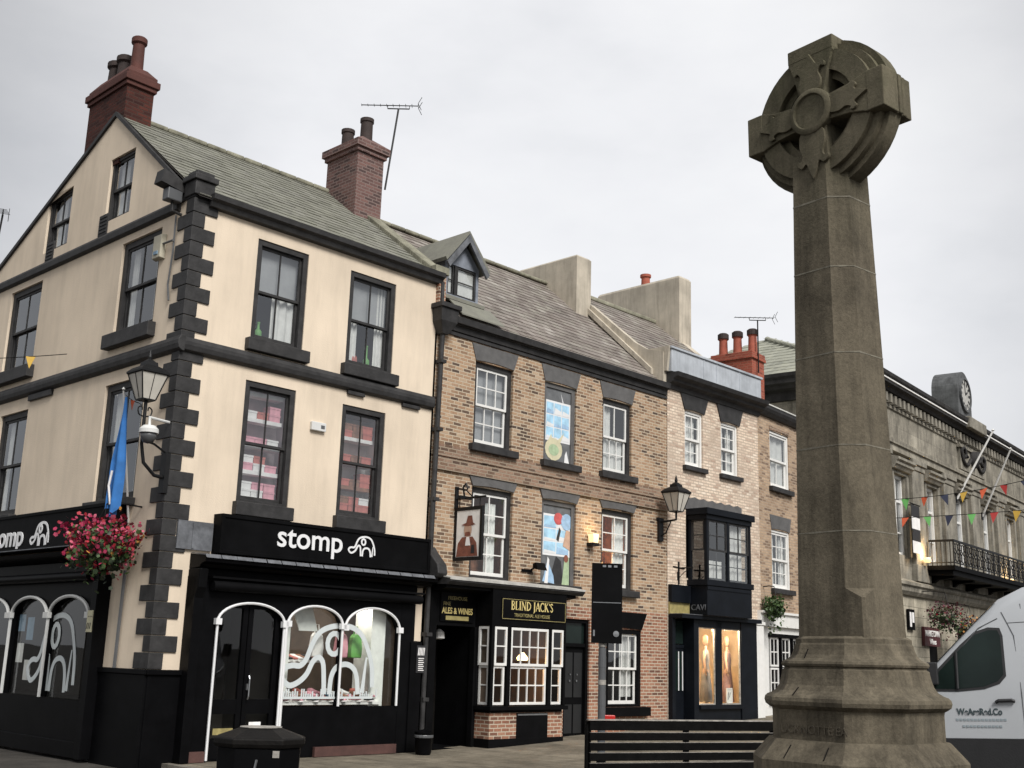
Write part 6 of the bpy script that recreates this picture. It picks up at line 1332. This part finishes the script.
for x in (-.32, 3.3):
    for s in (-1, 1):
        m = MB(van); m.lathe([(.2, -.1), (.33, -.1), (.345, -.06), (.345, .06), (.33, .1), (.2, .1)], n=24)
        for i, v in enumerate(m.v): m.v[i] = Vector((x+v.x, s*.87+v.z, .345-.17*0+v.y))
        wh = m.build('wheel', 'tyre', smooth='auto'); m = MB(van); m.lathe([(.0, -.06), (.2, -.07), (.2, .07), (.0, .06)], n=24)
        for i, v in enumerate(m.v): m.v[i] = Vector((x+v.x, s*.88+v.z, .345+v.y))
        m.build('rim', 'steel', wh)
def vtext(body, size, x, z, mat, **k):
    return text(van, van, body, size, (x, -halfw(x+.2, z)-.006, z), mat, extr=.002, **k)
vtext('WeAreRed.Co', .11, .46, 1.03, 'dark_text', off=.003, sx=.88)
for z, n, x0 in ((.955, 14, .44), (.875, 11, .52)):
    m = MB(van)
    for k in range(n): m.box(x0+k*.048, x0+k*.048+.033, -halfw(.5, z)-.006, -halfw(.5, z)+.01, z, z+.028)
    m.build('small_print', 'faint_text')

# ================================================================== SKY, SUN, CAMERA
wd = D.worlds.new('World'); bpy.context.scene.world = wd; wd.use_nodes = True; nt = wd.node_tree; bg = nt.nodes['Background']
SUN_EL, SUN_AZ = 44.0, 150.0       # azimuth clockwise from the view direction
sky = nt.nodes.new('ShaderNodeTexSky'); sky.sky_type = 'NISHITA'; sky.sun_disc = False; sky.sun_elevation = R(SUN_EL); sky.sun_rotation = R(SUN_AZ)
tc = nt.nodes.new('ShaderNodeTexCoord'); v = tc.outputs['Generated']
n1 = noise(nt, mapped(nt, v, (1, 1, 2.2)), 2.2, 6, .55); r1 = ramp(nt, [(.28, (.80, .81, .83)), (.5, (.97, .97, .98)), (.72, (1.08, 1.08, 1.07))]); lk(nt, n1, r1.inputs[0])
dv = Vector((sin(R(3)), cos(R(3)), 0))*cos(R(20))+Vector((0, 0, sin(R(20))))     # the brighter, thinner patch of cloud
dt = nt.nodes.new('ShaderNodeVectorMath'); dt.operation = 'DOT_PRODUCT'; lk(nt, v, dt.inputs[0]); dt.inputs[1].default_value = dv
half = nd(nt, 'ShaderNodeMath', operation='MULTIPLY_ADD'); lk(nt, dt.outputs['Value'], half.inputs[0]); half.inputs[1].default_value = .5; half.inputs[2].default_value = .5
rs = ramp(nt, [(.35, (.78,)*3), (.78, (.50,)*3), (.885, (.365,)*3), (.935, (.58,)*3), (.978, (1.0,)*3), (1.0, (1.08,)*3)]); rs.color_ramp.interpolation = 'B_SPLINE'; lk(nt, half.outputs[0], rs.inputs[0])
cl = mixc(nt, 1.0, r1.outputs[0], rs.outputs[0], 'MULTIPLY'); cl = mixc(nt, 1.0, cl, (6.2, 6.2, 6.25), 'MULTIPLY')
fin = mixc(nt, .93, sky.outputs[0], cl)
lk(nt, fin, bg.inputs['Color']); bg.inputs['Strength'].default_value = .06
sl = D.lights.new('sun', 'SUN'); sl.energy = 1.5; sl.angle = R(24); sl.color = (1, .975, .94); so = D.objects.new('sun', sl); C.objects.link(so)
a, e = R(SUN_AZ), R(SUN_EL); so.rotation_euler = Vector((sin(a)*cos(e), cos(a)*cos(e), sin(e))).to_track_quat('Z', 'Y').to_euler(); so.location = (10, -10, 30)

cam = D.cameras.new('camera'); co = D.objects.new('camera', cam); C.objects.link(co); bpy.context.scene.camera = co
cam.sensor_width = 36; cam.lens = 36*1150/1024; cam.clip_end = 3000; cam.clip_start = .1
pit, rol = R(13.38), R(1.78)
f_ = Vector((0, cos(pit), sin(pit))); r0 = Vector((1, 0, 0)); u0 = r0.cross(f_)
r_ = r0*cos(rol)+u0*sin(rol); u_ = -r0*sin(rol)+u0*cos(rol)
M4 = Matrix((r_, u_, -f_)).transposed().to_4x4(); M4.translation = Vector((0, 0, 1.85)); co.matrix_world = M4
sc_ = bpy.context.scene
sc_.view_settings.view_transform = 'Standard'; sc_.view_settings.look = 'None'; sc_.view_settings.exposure = 1.35; sc_.view_settings.gamma = 1
sc_.cycles.max_bounces = 6; sc_.cycles.transparent_max_bounces = 8
for o in D.objects:
    if '_o' in o: del o['_o']
